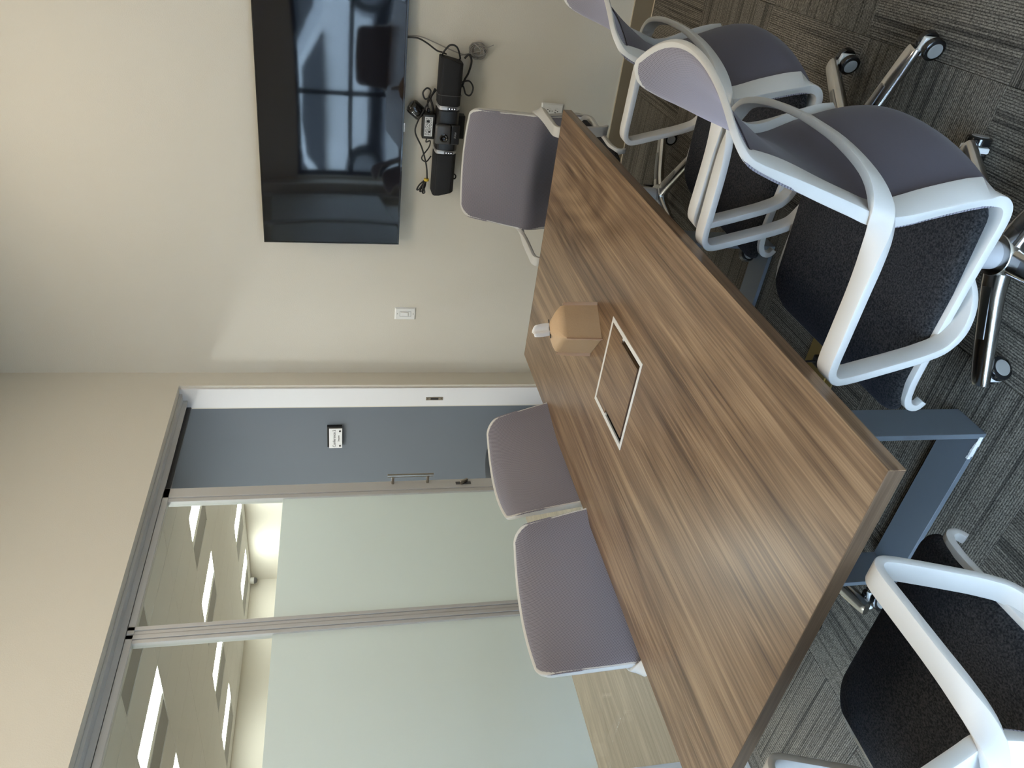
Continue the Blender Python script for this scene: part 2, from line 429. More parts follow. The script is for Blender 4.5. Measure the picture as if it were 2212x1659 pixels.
# window wall with opening
WX0, WX1, WZ0, WZ1 = 0.03, 3.25, 0.16, 1.56
bm = bmesh.new()
for a in ((0, WX0, 0, CZ), (WX1, RX, 0, CZ), (WX0, WX1, 0, WZ0), (WX0, WX1, WZ1, CZ)):
    box(bm, a[0], a[1], RY0 - 0.16, RY0, a[2], a[3])
bmesh.ops.recalc_face_normals(bm, faces=bm.faces[:])
struct('wall_front', bm, 'wall', 'cream window wall behind the viewer', 'wall')
struct('ceiling', mkbox(-0.17, RX + 0.12, RY0 - 0.16, 0.14, CZ, CZ + 0.1), 'ceil', 'pale ceiling of the conference room', 'ceiling')
# baseboards
def baseboard(name, pts, label):
    root = obj(name, mkbox(*pts), 'base'); tag(root, label, 'baseboard', kind='structure'); return root
b = baseboard('baseboard_back', (0, RX, -0.008, 0, 0, 0.103), 'taupe vinyl base along the television wall')
obj('base_toe', mkbox(0, RX, -0.016, -0.008, 0, 0.006, 0.002), 'baselight', b)
obj('base_top_edge', mkbox(0, RX, -0.006, 0, 0.103, 0.106), 'baselight', b)
baseboard('baseboard_right', (RX - 0.008, RX, RY0, -0.016, 0, 0.103), 'taupe vinyl base along the plain right wall')
baseboard('baseboard_front', (0.06, RX - 0.008, RY0, RY0 + 0.008, 0, 0.103), 'taupe vinyl base under the windows')
# doorway jamb (white lining) with strike plate
j = struct('trim_1', mkbox(-0.155, -0.018, JY - 0.012, JY, 0, OPT), 'jamb', 'white door jamb lining with a dark strike plate', 'door jamb')
sp = obj('strike_plate', mkbox(-0.112, -0.088, JY - 0.0145, JY - 0.012, 0.925, 1.035, 0.001), 'nickel', j)
obj('strike_hole', mkbox(-0.107, -0.093, JY - 0.0155, JY - 0.0146, 0.955, 1.005), 'ink', sp)
for zz in (0.937, 1.023):
    bm = bmesh.new(); lathe(bm, [(0.003, 0), (0.003, 0.001)], 10, Matrix.Translation((-0.1, JY - 0.0146, zz)) @ Matrix.Rotation(PI / 2, 4, 'X'))
    obj('screw', bm, 'black', sp)
# head track
t = empty('trim_2', (0, 0, 0)); tag(t, 'aluminium head track over the sliding glass panels', 'door track', kind='structure')
obj('track_channel', mkbox(-0.100, -0.052, -4.55, JY, 2.480, OPT - 0.001), 'alu', t)
obj('track_fascia', mkbox(-0.112, -0.100, -4.55, JY, 2.455, OPT - 0.001), 'alu', t)
obj('track_channel_rear', mkbox(-0.165, -0.150, -4.55, JY, 2.440, OPT - 0.001), 'dgrey', t)
obj('track_slot', mkbox(-0.150, -0.112, -4.55, JY, 2.470, OPT - 0.001), 'dark', t)
obj('floor_track', mkbox(-0.160, -0.085, -4.55, JY, 0.0, 0.014), 'alu', t)

def glazed(name, label, cat, ya, yb, wa, wb, film=True):
    """framed glass leaf from y=ya (hall end) to yb, stile widths wa, wb"""
    r = empty(name, (0, 0, 0)); tag(r, label, cat, kind='structure')
    z0, z1 = 0.016, 2.452
    lo, hi = min(ya, yb), max(ya, yb)
    def stile(a, b, grooves):
        s = None
        edges = [a] + grooves + [b]
        for k, (p, q) in enumerate(zip(edges, edges[1:])):
            g = 0.0012
            o = obj('stile', mkbox(PX1, PX0 - (0.004 if k % 2 else 0), min(p, q) + g, max(p, q) - g, z0, z1, 0.001), 'alu', r)
    stile(*wa); stile(*wb)
    gy0, gy1 = (wa[1], wb[0]) if wa[1] < wb[0] else (wb[1], wa[0])
    gy0, gy1 = min(gy0, gy1), max(gy0, gy1)
    obj('top_rail', mkbox(PX1, PX0, gy0, gy1, 2.424, 2.452, 0.001), 'alu', r)
    obj('bottom_rail', mkbox(PX1, PX0, gy0, gy1, z0, 0.07, 0.001), 'alu', r)
    obj('glass_pane', mkbox(-0.124, -0.116, gy0 + 0.0005, gy1 - 0.0005, 0.0705, 2.4235), 'glass', r)
    if film: obj('frosted_film', mkbox(-0.1150, -0.1145, gy0 + 0.0005, gy1 - 0.0005, 0.605, 1.867), 'film', r)
    # glazing beads
    obj('glazing_bead', mkbox(-0.115, PX0 - 0.006, gy0, gy0 + 0.010, 0.0705, 2.4235), 'alu', r)
    obj('glazing_bead', mkbox(-0.115, PX0 - 0.006, gy1 - 0.010, gy1, 0.0705, 2.4235), 'alu', r)
    return r
d1 = glazed('door_1', 'sliding frosted glass door standing open with a bar handle', 'door', -0.925, -1.83, (-0.925, -1.023, [-0.995]), (-1.788, -1.826, [-1.809]))
# pull handle and thumb turn on the leading stile
h = obj('pull_handle', lathe(bmesh.new(), [(0.0095, 1.075), (0.0095, 1.325)], 16, Matrix.Translation((-0.045, -0.945, 0))), 'nickel', d1); auto(h)
for zz in (1.105, 1.295):
    bm = bmesh.new(); lathe(bm, [(0.0075, 0), (0.0075, 0.052)], 14, Matrix.Translation((-0.1, -0.945, zz)) @ Matrix.Rotation(PI / 2, 4, 'Y'))
    auto(obj('handle_post', bm, 'nickel', h))
lk = obj('lock_plate', mkbox(-0.0995, -0.0975, -0.972, -0.950, 0.865, 0.950, 0.0008), 'dgrey', d1)
tt = obj('thumb_turn', mkbox(-0.010, 0.010, -0.006, 0.006, -0.026, 0.026, 0.002), 'nickel', lk, (-0.086, -0.961, 0.905), (math.radians(32), 0, 0))
glazed('window_1', 'fixed frosted glass panel left of the sliding door', 'glass panel', -1.83, -2.66, (-1.830, -1.872, [-1.852]), (-2.640, -2.69, []))
glazed('window_2', 'fixed frosted glass panel at the edge of view', 'glass panel', -2.69, -3.56, (-2.692, -2.74, []), (-3.52, -3.56, []))
glazed('window_3', 'last fixed frosted glass panel beside the window wall', 'glass panel', -3.56, -4.55, (-3.562, -3.60, []), (-4.51, -4.549, []))

# front windows
w = empty('window_4', (0, 0, 0)); tag(w, 'dark framed exterior window behind the viewer', 'window', kind='structure')
YF0, YF1 = RY0 - 0.13, RY0 - 0.07
vx = [WX0, 0.95, 2.05, WX1]
obj('frame_sill', mkbox(WX0, WX1, YF0, YF1, WZ0, WZ0 + 0.05), 'winframe', w)
obj('frame_head', mkbox(WX0, WX1, YF0, YF1, WZ1 - 0.05, WZ1), 'winframe', w)
obj('transom', mkbox(WX0, WX1, YF0, YF1, 0.88, 0.93), 'winframe', w)
for k, x in enumerate(vx):
    a = x if k == 0 else (x - 0.05 if k == 3 else x - 0.025)
    obj('mullion', mkbox(a, a + 0.05, YF0 - 0.002, YF1 + 0.002, WZ0, WZ1), 'winframe', w)
for a, b in zip(vx, vx[1:]):
    for z0, z1 in ((WZ0 + 0.05, 0.88), (0.93, WZ1 - 0.05)):
        obj('glass_pane', mkbox(a + 0.02, b - 0.02, -4.82, -4.815, z0, z1), 'glass', w)
obj('window_stool', mkbox(WX0 + 0.001, WX1 - 0.001, RY0 - 0.069, RY0 + 0.03, WZ0 + 0.001, WZ0 + 0.025, 0.003), 'white', w)

# ------------------------------------------------------------------ hall beyond the glass
struct('hall_floor', mkbox(HX, -0.16, RY0, HY, -0.06, -0.001), 'lvp', 'brown wood plank floor of the hall', 'floor')
struct('hall_wall_end', mkbox(HX - 0.1, -0.75, HY, HY + 0.1, 0, HZ + 0.2), 'cream', 'cream end wall of the hall', 'wall')
struct('hall_wall_far', mkbox(HX - 0.1, HX, RY0, HY, 0, HZ + 0.2), 'cream', 'cream far wall of the hall', 'wall')
struct('hall_wall_front', mkbox(HX - 0.1, -0.17, RY0 - 0.1, RY0, 0, HZ + 0.2), 'cream', 'cream hall wall towards the street side', 'wall')
struct('hall_wall_grey', mkbox(-0.90, -0.17, -0.10, 0.14, 0, HZ), 'greywall', 'slate grey wall seen through the open doorway', 'wall')
struct('hall_wall_return', mkbox(-0.90, -0.80, 0.14, HY, 0, HZ), 'cream', 'cream side wall of the hall behind the grey wall', 'wall')
hc = struct('hall_ceiling', mkbox(HX, -0.17, RY0, HY, HZ + 0.02, HZ + 0.1), 'dgrey', 'grey scored tile ceiling of the hall', 'ceiling')
GX, GY = 0.6075, 0.61
LX = [-0.556 - 0.950 * k for k in range(5)]      # fixture edges nearest the room
LY = [(-3.37, -2.78), (-1.53, -0.93), (0.31, 0.91), (2.14, 2.74)]
# ceiling tiles: scored boards about 0.30 m wide between the fixtures
strip_me = {}
def ctile(x0, x1, y0, y1):
    k = (round(x1 - x0, 4), round(y1 - y0, 4))
    if k not in strip_me:
        bm = mkbox(-k[0] / 2 + 0.0012, k[0] / 2 - 0.0012, -k[1] / 2 + 0.0012, k[1] / 2 - 0.0012, 0, 0.018, 0.002)
        o = obj('ceiling_tile', bm, 'tile', hc); strip_me[k] = o.data
    else: o = obj('ceiling_tile', strip_me[k], None, hc)
    o.location = ((x0 + x1) / 2, (y0 + y1) / 2, HZ)
ycuts = sorted({RY0, HY} | {v for p in LY for v in p} | {-4.0, -2.18, -0.34, 1.5})
xcuts = [-0.175]
for k in range(5):
    xcuts += [LX[k], LX[k] - 0.30, LX[k] - 0.60]
    if LX[k] - 0.95 > HX: pass
xcuts.append(HX)
for a, b in zip(xcuts, xcuts[1:]):
    for c, d in zip(ycuts, ycuts[1:]):
        if any(l - 0.61 < b and a < l + 0.01 and any(abs(c - p[0]) < 0.01 for p in LY) for l in LX): continue
        if b > a: a, b = b, a
        if d - c > 0.01 and a - b > 0.01: ctile(b, a, c, d)
def hall_light(x, y, k, r):
    row = ['street row', 'doorway row', 'row past the doorway', 'end wall row'][r]
    colm = ['closest to the glass partition', 'second from the partition', 'third from the partition', 'fourth from the partition', 'nearest the far wall'][k]
    L = empty('ceiling_light', (x - 0.30, y, HZ))
    tag(L, 'hall ceiling light, %s, %s' % (row, colm), 'ceiling light', 'square lights in the hall ceiling')
    obj('housing', hl['housing'], None, L); obj('lens', hl['lens'], None, L); obj('reflector', hl['refl'], None, L); obj('basket', hl['basket'], None, L)
hl = {}
def _me(name, bm, mat):
    me = bpy.data.meshes.new(name); bmesh.ops.recalc_face_normals(bm, faces=bm.faces[:]); bm.to_mesh(me); bm.free(); me.materials.append(M[mat]); return me
bm = bmesh.new()
for a in ((-0.300, -0.288, -0.30, 0.30), (0.288, 0.300, -0.30, 0.30), (-0.288, 0.288, -0.30, -0.288), (-0.288, 0.288, 0.288, 0.30)):
    box(bm, a[0], a[1], a[2], a[3], 0.0, 0.06)
box(bm, -0.288, 0.288, -0.288, 0.288, 0.056, 0.06)
hl['housing'] = _me('housing', bm, 'tile')
bm = bmesh.new(); lens = [(0.018, 0.012), (0.040, 0.002), (0.260, 0.002), (0.287, 0.012)]
ra = [bm.verts.new((x, -0.2875, z)) for x, z in lens]; rb = [bm.verts.new((x, 0.2875, z)) for x, z in lens]
for i in range(3): bm.faces.new((ra[i], ra[i + 1], rb[i + 1], rb[i]))
bm.faces.new((ra[0], ra[3], rb[3], rb[0])); bm.faces.new(ra); bm.faces.new(list(reversed(rb)))
hl['lens'] = _me('lens', bm, 'halllamp')
hl['refl'] = _me('reflector', mkbox(-0.045, 0.022, -0.286, 0.286, 0.006, 0.014), 'halllamp_soft')
hl['basket'] = _me('basket', mkbox(-0.286, -0.048, -0.286, 0.286, 0.004, 0.016, 0.003), 'perf')
for k, x in enumerate(LX):
    for r, (a, b) in enumerate(LY):
        if k == 0 and r >= 2: continue        # over the grey wall and its return
        hall_light(x, (a + b) / 2, k, r)
# dome camera in the hall corner
dc = empty('dome_camera', (HX + 0.10, HY - 0.10, HZ - 0.05)); tag(dc, 'small white dome security camera high in the hall corner', 'camera')
bm = bmesh.new(); lathe(bm, [(0.040, 0.0), (0.040, 0.05)], 20); auto(obj('mount', bm, 'white2', dc))
bm = bmesh.new(); lathe(bm, [(0.012, -0.040), (0.028, -0.032), (0.038, -0.014), (0.040, 0.0)], 20); auto(obj('dome', bm, 'dgrey', dc), 60)
# black bin by the grey wall
bn = empty('waste_bin', (-0.46, -0.44, 0)); tag(bn, 'black round bin in the hall behind the chair by the doorway', 'bin')
bm = bmesh.new(); lathe(bm, [(0.15, 0.0), (0.16, 0.02), (0.205, 0.55), (0.203, 0.565), (0.195, 0.55), (0.15, 0.03)], 32, cap=False)
lathe(bm, [(0.15, 0.0), (0.15, 0.03)], 32)
auto(obj('body', bm, 'black', bn), 40)
bm = bmesh.new()
for k in range(32):
    pass
lathe(bm, [(0.204, 0.556), (0.216, 0.562), (0.218, 0.578), (0.212, 0.590), (0.202, 0.586), (0.198, 0.566)], 32, cap=False)
auto(obj('rim', bm, 'gloss', bn), 60)
bm = bmesh.new(); lathe(bm, [(0.199, 0.568), (0.19, 0.605), (0.15, 0.628), (0.09, 0.636)], 32); auto(obj('lid', bm, 'black', bn), 40)

# room sign on the grey wall
sg = empty('room_sign', (-0.42, -0.10, 1.6)); tag(sg, 'white room sign reading Conference 2 on the grey wall', 'sign')
obj('backing', mkbox(-0.082, 0.082, -0.022, 0, -0.044, 0.050, 0.001), 'black', sg)
obj('plate', mkbox(-0.088, 0.072, -0.028, -0.0225, -0.044, 0.038, 0.0008), 'paper', sg)
text_mesh('lettering', 'Conference 2', 0.0255, 'ink', sg, (-0.008, -0.0284, 0.006), (PI / 2, 0, 0))
text_mesh('lettering', 'Dynamo', 0.015, 'ink', sg, (-0.008, -0.0284, -0.022), (PI / 2, 0, 0))
for x in (-0.068, 0.052):
    bm = bmesh.new(); lathe(bm, [(0.0062, 0), (0.0055, 0.005)], 14, Matrix.Translation((x, -0.028, -0.030)) @ Matrix.Rotation(PI / 2, 4, 'X'))
    auto(obj('stud', bm, 'black', sg))

# ------------------------------------------------------------------ room ceiling lights
def room_light(x, y, sx, sy, label):
    L = empty('ceiling_light', (x, y, CZ)); tag(L, label, 'ceiling light', 'lights in the conference room ceiling')
    bm = bmesh.new()
    for a in ((-sx, -sx + .02, -sy, sy), (sx - .02, sx, -sy, sy), (-sx + .02, sx - .02, -sy, -sy + .02), (-sx + .02, sx - .02, sy - .02, sy)):
        box(bm, a[0], a[1], a[2], a[3], -0.02, 0)
    bmesh.ops.recalc_face_normals(bm, faces=bm.faces[:]); obj('trim_ring', bm, 'white2', L)
    obj('lens', mkbox(-sx + .021, sx - .021, -sy + .021, sy - .021, -0.012, -0.004), 'lamp', L)
room_light(1.62, -0.85, 0.60, 0.16, 'long warm ceiling light close to the television wall')
room_light(1.25, -2.65, 0.30, 0.60, 'warm ceiling light panel on the glass side of the table')
room_light(2.30, -2.65, 0.30, 0.60, 'warm ceiling light panel on the plain wall side of the table')

# ================================================================== TABLE
TX0, TX1, TY0, TY1, TZ, TT = 0.885, 1.996, -3.291, -1.179, 0.74, 0.033
tb = empty('conference_table', (1.44, -2.235, 0)); tag(tb, 'walnut laminate conference table on dark steel loop legs', 'table')
def rel(bm):
    bmesh.ops.translate(bm, verts=bm.verts[:], vec=(-1.44, 2.235, 0)); return bm
gx0, gx1, gy0, gy1 = 1.283, 1.602, -2.370, -2.091     # power hatch outer frame
hx0, hx1, hy0, hy1 = gx0 + 0.006, gx1 - 0.006, gy0 + 0.006, gy1 - 0.006
bm = bmesh.new()
for a in ((TX0, hx0, TY0, TY1), (hx1, TX1, TY0, TY1), (hx0, hx1, TY0, hy0), (hx0, hx1, hy1, TY1)):
    box(bm, a[0], a[1], a[2], a[3], TZ - TT, TZ)
bmesh.ops.remove_doubles(bm, verts=bm.verts[:], dist=1e-5)
seen = {}
for f in list(bm.faces):
    k = tuple(sorted(v.index for v in f.verts))
bm.verts.index_update()
dup = {}
for f in bm.faces: dup.setdefault(frozenset(v.index for v in f.verts), []).append(f)
kill = [f for fs in dup.values() if len(fs) > 1 for f in fs]
bmesh.ops.delete(bm, geom=kill, context='FACES')
bmesh.ops.recalc_face_normals(bm, faces=bm.faces[:])
rel(bm); top = obj('tabletop', bm, 'walnut', tb)
# dark edge banding, proud by a hair, with a soft arris
eb = 0.0018
for nm, a, mt in (('edge_band', (TX1 - 0.0002, TX1 + eb, TY0 - eb, TY1 + eb), 'walnut'), ('edge_band', (TX0 - eb, TX0 + 0.0002, TY0 - eb, TY1 + eb), 'walnut'),
                  ('edge_band', (TX0, TX1, TY0 - eb, TY0 + 0.0002), 'walnut_x'), ('edge_band', (TX0, TX1, TY1 - 0.0002, TY1 + eb), 'walnut_x')):
    obj(nm, rel(mkbox(a[0], a[1], a[2], a[3], TZ - TT - 0.0003, TZ + 0.0002, 0.0006)), mt, tb)
# power hatch: frame, well, lid
pf = bmesh.new()
fw = 0.0155
for a in ((gx0, gx0 + fw, gy0, gy1), (gx1 - fw, gx1, gy0, gy1), (gx0 + fw, gx1 - fw, gy0, gy0 + 0.011), (gx0 + fw, gx1 - fw, gy1 - 0.012, gy1)):
    box(pf, a[0], a[1], a[2], a[3], TZ - 0.004, TZ + 0.0018, 0.0006)
hat = obj('hatch_frame', rel(pf), 'frame_silver', tb)
bm = bmesh.new()
for a in ((hx0, hx0 + .002, hy0, hy1), (hx1 - .002, hx1, hy0, hy1), (hx0, hx1, hy0, hy0 + .002), (hx0, hx1, hy1 - .002, hy1)):
    box(bm, a[0], a[1], a[2], a[3], TZ - 0.09, TZ - 0.004)
box(bm, hx0, hx1, hy0, hy1, TZ - 0.092, TZ - 0.09)
bmesh.ops.recalc_face_normals(bm, faces=bm.faces[:])
obj('well', rel(bm), 'dark', hat)
bm = bmesh.new(); ym = (gy0 + gy1) / 2 + 0.03
for a in ((gx0 + fw + 0.001, gx1 - fw - 0.001, ym, gy1 - 0.013), (gx0 + fw + 0.017, gx1 - fw - 0.017, gy0 + 0.0225, ym)):
    box(bm, a[0], a[1], a[2], a[3], TZ - 0.010, TZ + 0.0018)
bmesh.ops.recalc_face_normals(bm, faces=bm.faces[:])
obj('hatch_lid', rel(bm), 'walnut', hat)
obj('lid_front_edge', rel(mkbox(gx0 + fw + 0.017, gx1 - fw - 0.017, gy0 + 0.0210, gy0 + 0.0225, TZ - 0.010, TZ + 0.0016)), 'lidedge', hat)
for x in (gx0 + fw, gx1 - fw - 0.006):
    obj('hatch_catch', rel(mkbox(x, x + 0.006, ym - 0.008, ym, TZ - 0.003, TZ + 0.002)), 'frame_silver', hat)
# loop legs
def loop_leg(yc0, yc1, chip=False):
    th = 0.015
    xo0, xo1 = 1.150, 1.700
    for a in ((xo0, xo0 + th, 0, TZ - TT), (xo1 - th, xo1, 0, TZ - TT)):
        obj('leg_post', rel(mkbox(a[0], a[1], yc0, yc1, 0.0 if False else 0.002, TZ - TT - 0.0005, 0.0008)), 'legsteel', tb)
    fb = obj('foot_bar', rel(mkbox(xo0 + th, xo1 - th, yc0, yc1, 0.002, 0.002 + th, 0.0008)), 'legsteel', tb)
    obj('head_bar', rel(mkbox(xo0 + th, xo1 - th, yc0, yc1, TZ - TT - th, TZ - TT - 0.0005, 0.0008)), 'legsteel', tb)
    return fb
fb = loop_leg(-2.842, -2.734)
loop_leg(-1.715, -1.600)
# chipped paint beside the near corner of the foot bar
bm = bmesh.new(); random.seed(3)
x = 1.690
while x > 1.625:
    wdt = random.uniform(0.006, 0.013); hh = random.uniform(0.008, 0.0145)
    box(bm, x - wdt, x, -2.8432, -2.8415 + random.uniform(0, 0.006), 0.0175 - hh * 0.9, 0.0182, 0.0004); x -= wdt * 0.95
bmesh.ops.recalc_face_normals(bm, faces=bm.faces[:])
obj('chipped_paint', rel(bm), 'chip', fb)
# round knob on the far foot bar
kb = empty('foot_knob', (0.18, 0.62, 0.0)); kb.parent = tb
bm = bmesh.new(); lathe(bm, [(0.024, -0.014), (0.028, -0.010), (0.028, 0.010), (0.024, 0.014)], 24, Matrix.Translation((0, 0, 0.046)) @ Matrix.Rotation(math.radians(35), 4, 'Z') @ Matrix.Rotation(PI / 2, 4, 'X'))
auto(obj('wheel', bm, 'black', kb))
bm = bmesh.new(); lathe(bm, [(0.020, 0.0), (0.0195, 0.0155)], 24, Matrix.Translation((0, 0, 0.046)) @ Matrix.Rotation(math.radians(35), 4, 'Z') @ Matrix.Rotation(PI / 2, 4, 'X'))
auto(obj('wheel_cap', bm, 'cap', kb))

# floor box under the table
fx = empty('floor_box', (1.475, -2.19, 0)); tag(fx, 'open brass floor power box under the table', 'floor outlet')
obj('flange', mkbox(-0.075, 0.075, -0.085, 0.085, 0, 0.006, 0.002), 'brass', fx)
obj('lid', mkbox(-0.055, 0.0, -0.05, 0.05, 0.006, 0.012, 0.001), 'brass', fx)
pl = obj('plug', mkbox(0.012, 0.046, -0.03, 0.012, 0.006, 0.04, 0.006, 2), 'black', fx)
tube('cord', [(0.029, -0.009, 0.04), (0.028, -0.012, 0.09), (0.0, -0.02, 0.2), (-0.05, -0.03, 0.4), (-0.06, -0.04, 0.64)], 0.004, 'cable', parent=pl)

# tissue cover
tc_ = Vector((1.472, -1.952))
tsb = empty('tissue_box', (tc_.x, tc_.y, TZ), math.radians(55)); tag(tsb, 'tan leather tissue box cover with a white tissue', 'tissue box')
bm = bmesh.new(); hw_ = 0.062
def sq_ring(h_, a, r_, z, flare=0.0):
    pts = []
    for sx, sy, a0 in ((1, 1, 0), (-1, 1, 90), (-1, -1, 180), (1, -1, 270)):
        for k in range(5):
            an = math.radians(a0 + 22.5 * k)
            pts.append(bm.verts.new((sx * (a - r_) + r_ * math.cos(an), sy * (a - r_) + r_ * math.sin(an), z + (h_ if False else 0))))
    return pts
rings = [sq_ring(0, hw_ + 0.001, 0.003, 0.003), sq_ring(0, hw_, 0.003, 0.05), sq_ring(0, hw_ - 0.001, 0.003, 0.115), sq_ring(0, hw_ - 0.003, 0.008, 0.128), sq_ring(0, hw_ - 0.012, 0.018, 0.139), sq_ring(0, hw_ - 0.030, 0.022, 0.150), sq_ring(0, 0.018, 0.010, 0.157)]
for a, b2 in zip(rings, rings[1:]):
    for k in range(20): bm.faces.new((a[k], a[(k + 1) % 20], b2[(k + 1) % 20], b2[k]))
bm.faces.new(rings[-1]); bm.faces.new(list(reversed(rings[0])))
for v in bm.verts:      # the wall hems dip in the middle of each side
    if v.co.z < 0.01:
        m_ = min(abs(v.co.x), abs(v.co.y)); v.co.z = 0.0005
bmesh.ops.recalc_face_normals(bm, faces=bm.faces[:])
auto(obj('cover', bm, 'leather', tsb), 50)
for sx, sy in ((1, 1), (-1, 1), (-1, -1), (1, -1)):      # pinched corner seams
    bm = bmesh.new()
    d = Vector((sx, sy, 0)).normalized()
    a = Vector((sx * hw_, sy * hw_, 0)) + d * 0.001
    path = [a + Vector((0, 0, z)) for z in (0.001, 0.05, 0.10, 0.122)]
    sweep(bm, path, [d] * 4, [0.020, 0.018, 0.015, 0.006], [0.0034] * 4)
    auto(obj('corner_seam', bm, 'leather_edge', tsb))
obj('slit', mkbox(-0.034, 0.034, -0.0025, 0.0025, 0.1555, 0.1578), 'ink', tsb)
bm = bmesh.new(); random.seed(11)
cols = 13; rows = 7; g = []
for r_ in range(rows):
    t_ = r_ / (rows - 1); ring = []
    for c_ in range(cols):
        s_ = c_ / (cols - 1) * 2 - 1
        wv = 0.006 * math.sin(s_ * 5.2 + t_ * 1.3 + 0.6) * (0.5 + 0.7 * t_) + 0.002 * math.sin(s_ * 17 + 1 + 3 * t_)
        ring.append(bm.verts.new((s_ * (0.021 + 0.004 * math.sin(t_ * 2.6)) - 0.006 * t_, wv + 0.004 * t_, 0.150 + t_ * (0.066 - 0.010 * s_ * s_ - 0.004 * s_))))
    g.append(ring)
for a, b2 in zip(g, g[1:]):
    for c_ in range(cols - 1): bm.faces.new((a[c_], a[c_ + 1], b2[c_ + 1], b2[c_]))
ti = obj('tissue', bm, 'tissue', tsb); smooth(ti)
md = ti.modifiers.new('thickness', 'SOLIDIFY'); md.thickness = 0.0012

# ================================================================== CHAIR
def lerp_tab(tab, x):
    if x <= tab[0][0]: return tab[0][1]
    for (a, va), (b_, vb) in zip(tab, tab[1:]):
        if x <= b_:
            t_ = (x - a) / (b_ - a); i = [q[0] for q in tab].index(a)
            vp = tab[i - 1] if i > 0 else (2 * a - b_, 2 * va - vb); vn = tab[i + 2] if i + 2 < len(tab) else (2 * b_ - a, 2 * vb - va)
            m0 = (vb - vp[1]) / (b_ - vp[0]) * (b_ - a); m1 = (vn[1] - va) / (vn[0] - a) * (b_ - a)
            return (2 * t_ ** 3 - 3 * t_ ** 2 + 1) * va + (t_ ** 3 - 2 * t_ ** 2 + t_) * m0 + (-2 * t_ ** 3 + 3 * t_ ** 2) * vb + (t_ ** 3 - t_ ** 2) * m1
    return tab[-1][1]
XS = [(0.44, -0.222), (0.50, -0.212), (0.58, -0.190), (0.64, -0.172), (0.685, -0.168), (0.74, -0.184), (0.84, -0.214), (0.93, -0.241), (0.955, -0.252), (0.975, -0.268), (0.99, -0.284)]
BU = [(0.44, 0.060), (0.50, 0.085), (0.58, 0.070), (0.66, 0.034), (0.72, 0.026), (0.80, 0.030), (0.88, 0.052), (0.94, 0.076), (0.99, 0.098)]
HWT = [(0.44, 0.286), (0.68, 0.282), (0.90, 0.268), (0.99, 0.262)]
ZTOP = 0.985; ZC = 0.945
def back_pt(y, z):
    hw = lerp_tab(HWT, z)
    return Vector((lerp_tab(XS, z) - lerp_tab(BU, z) * max(0.0, 1 - (y / hw) ** 2), y, z))
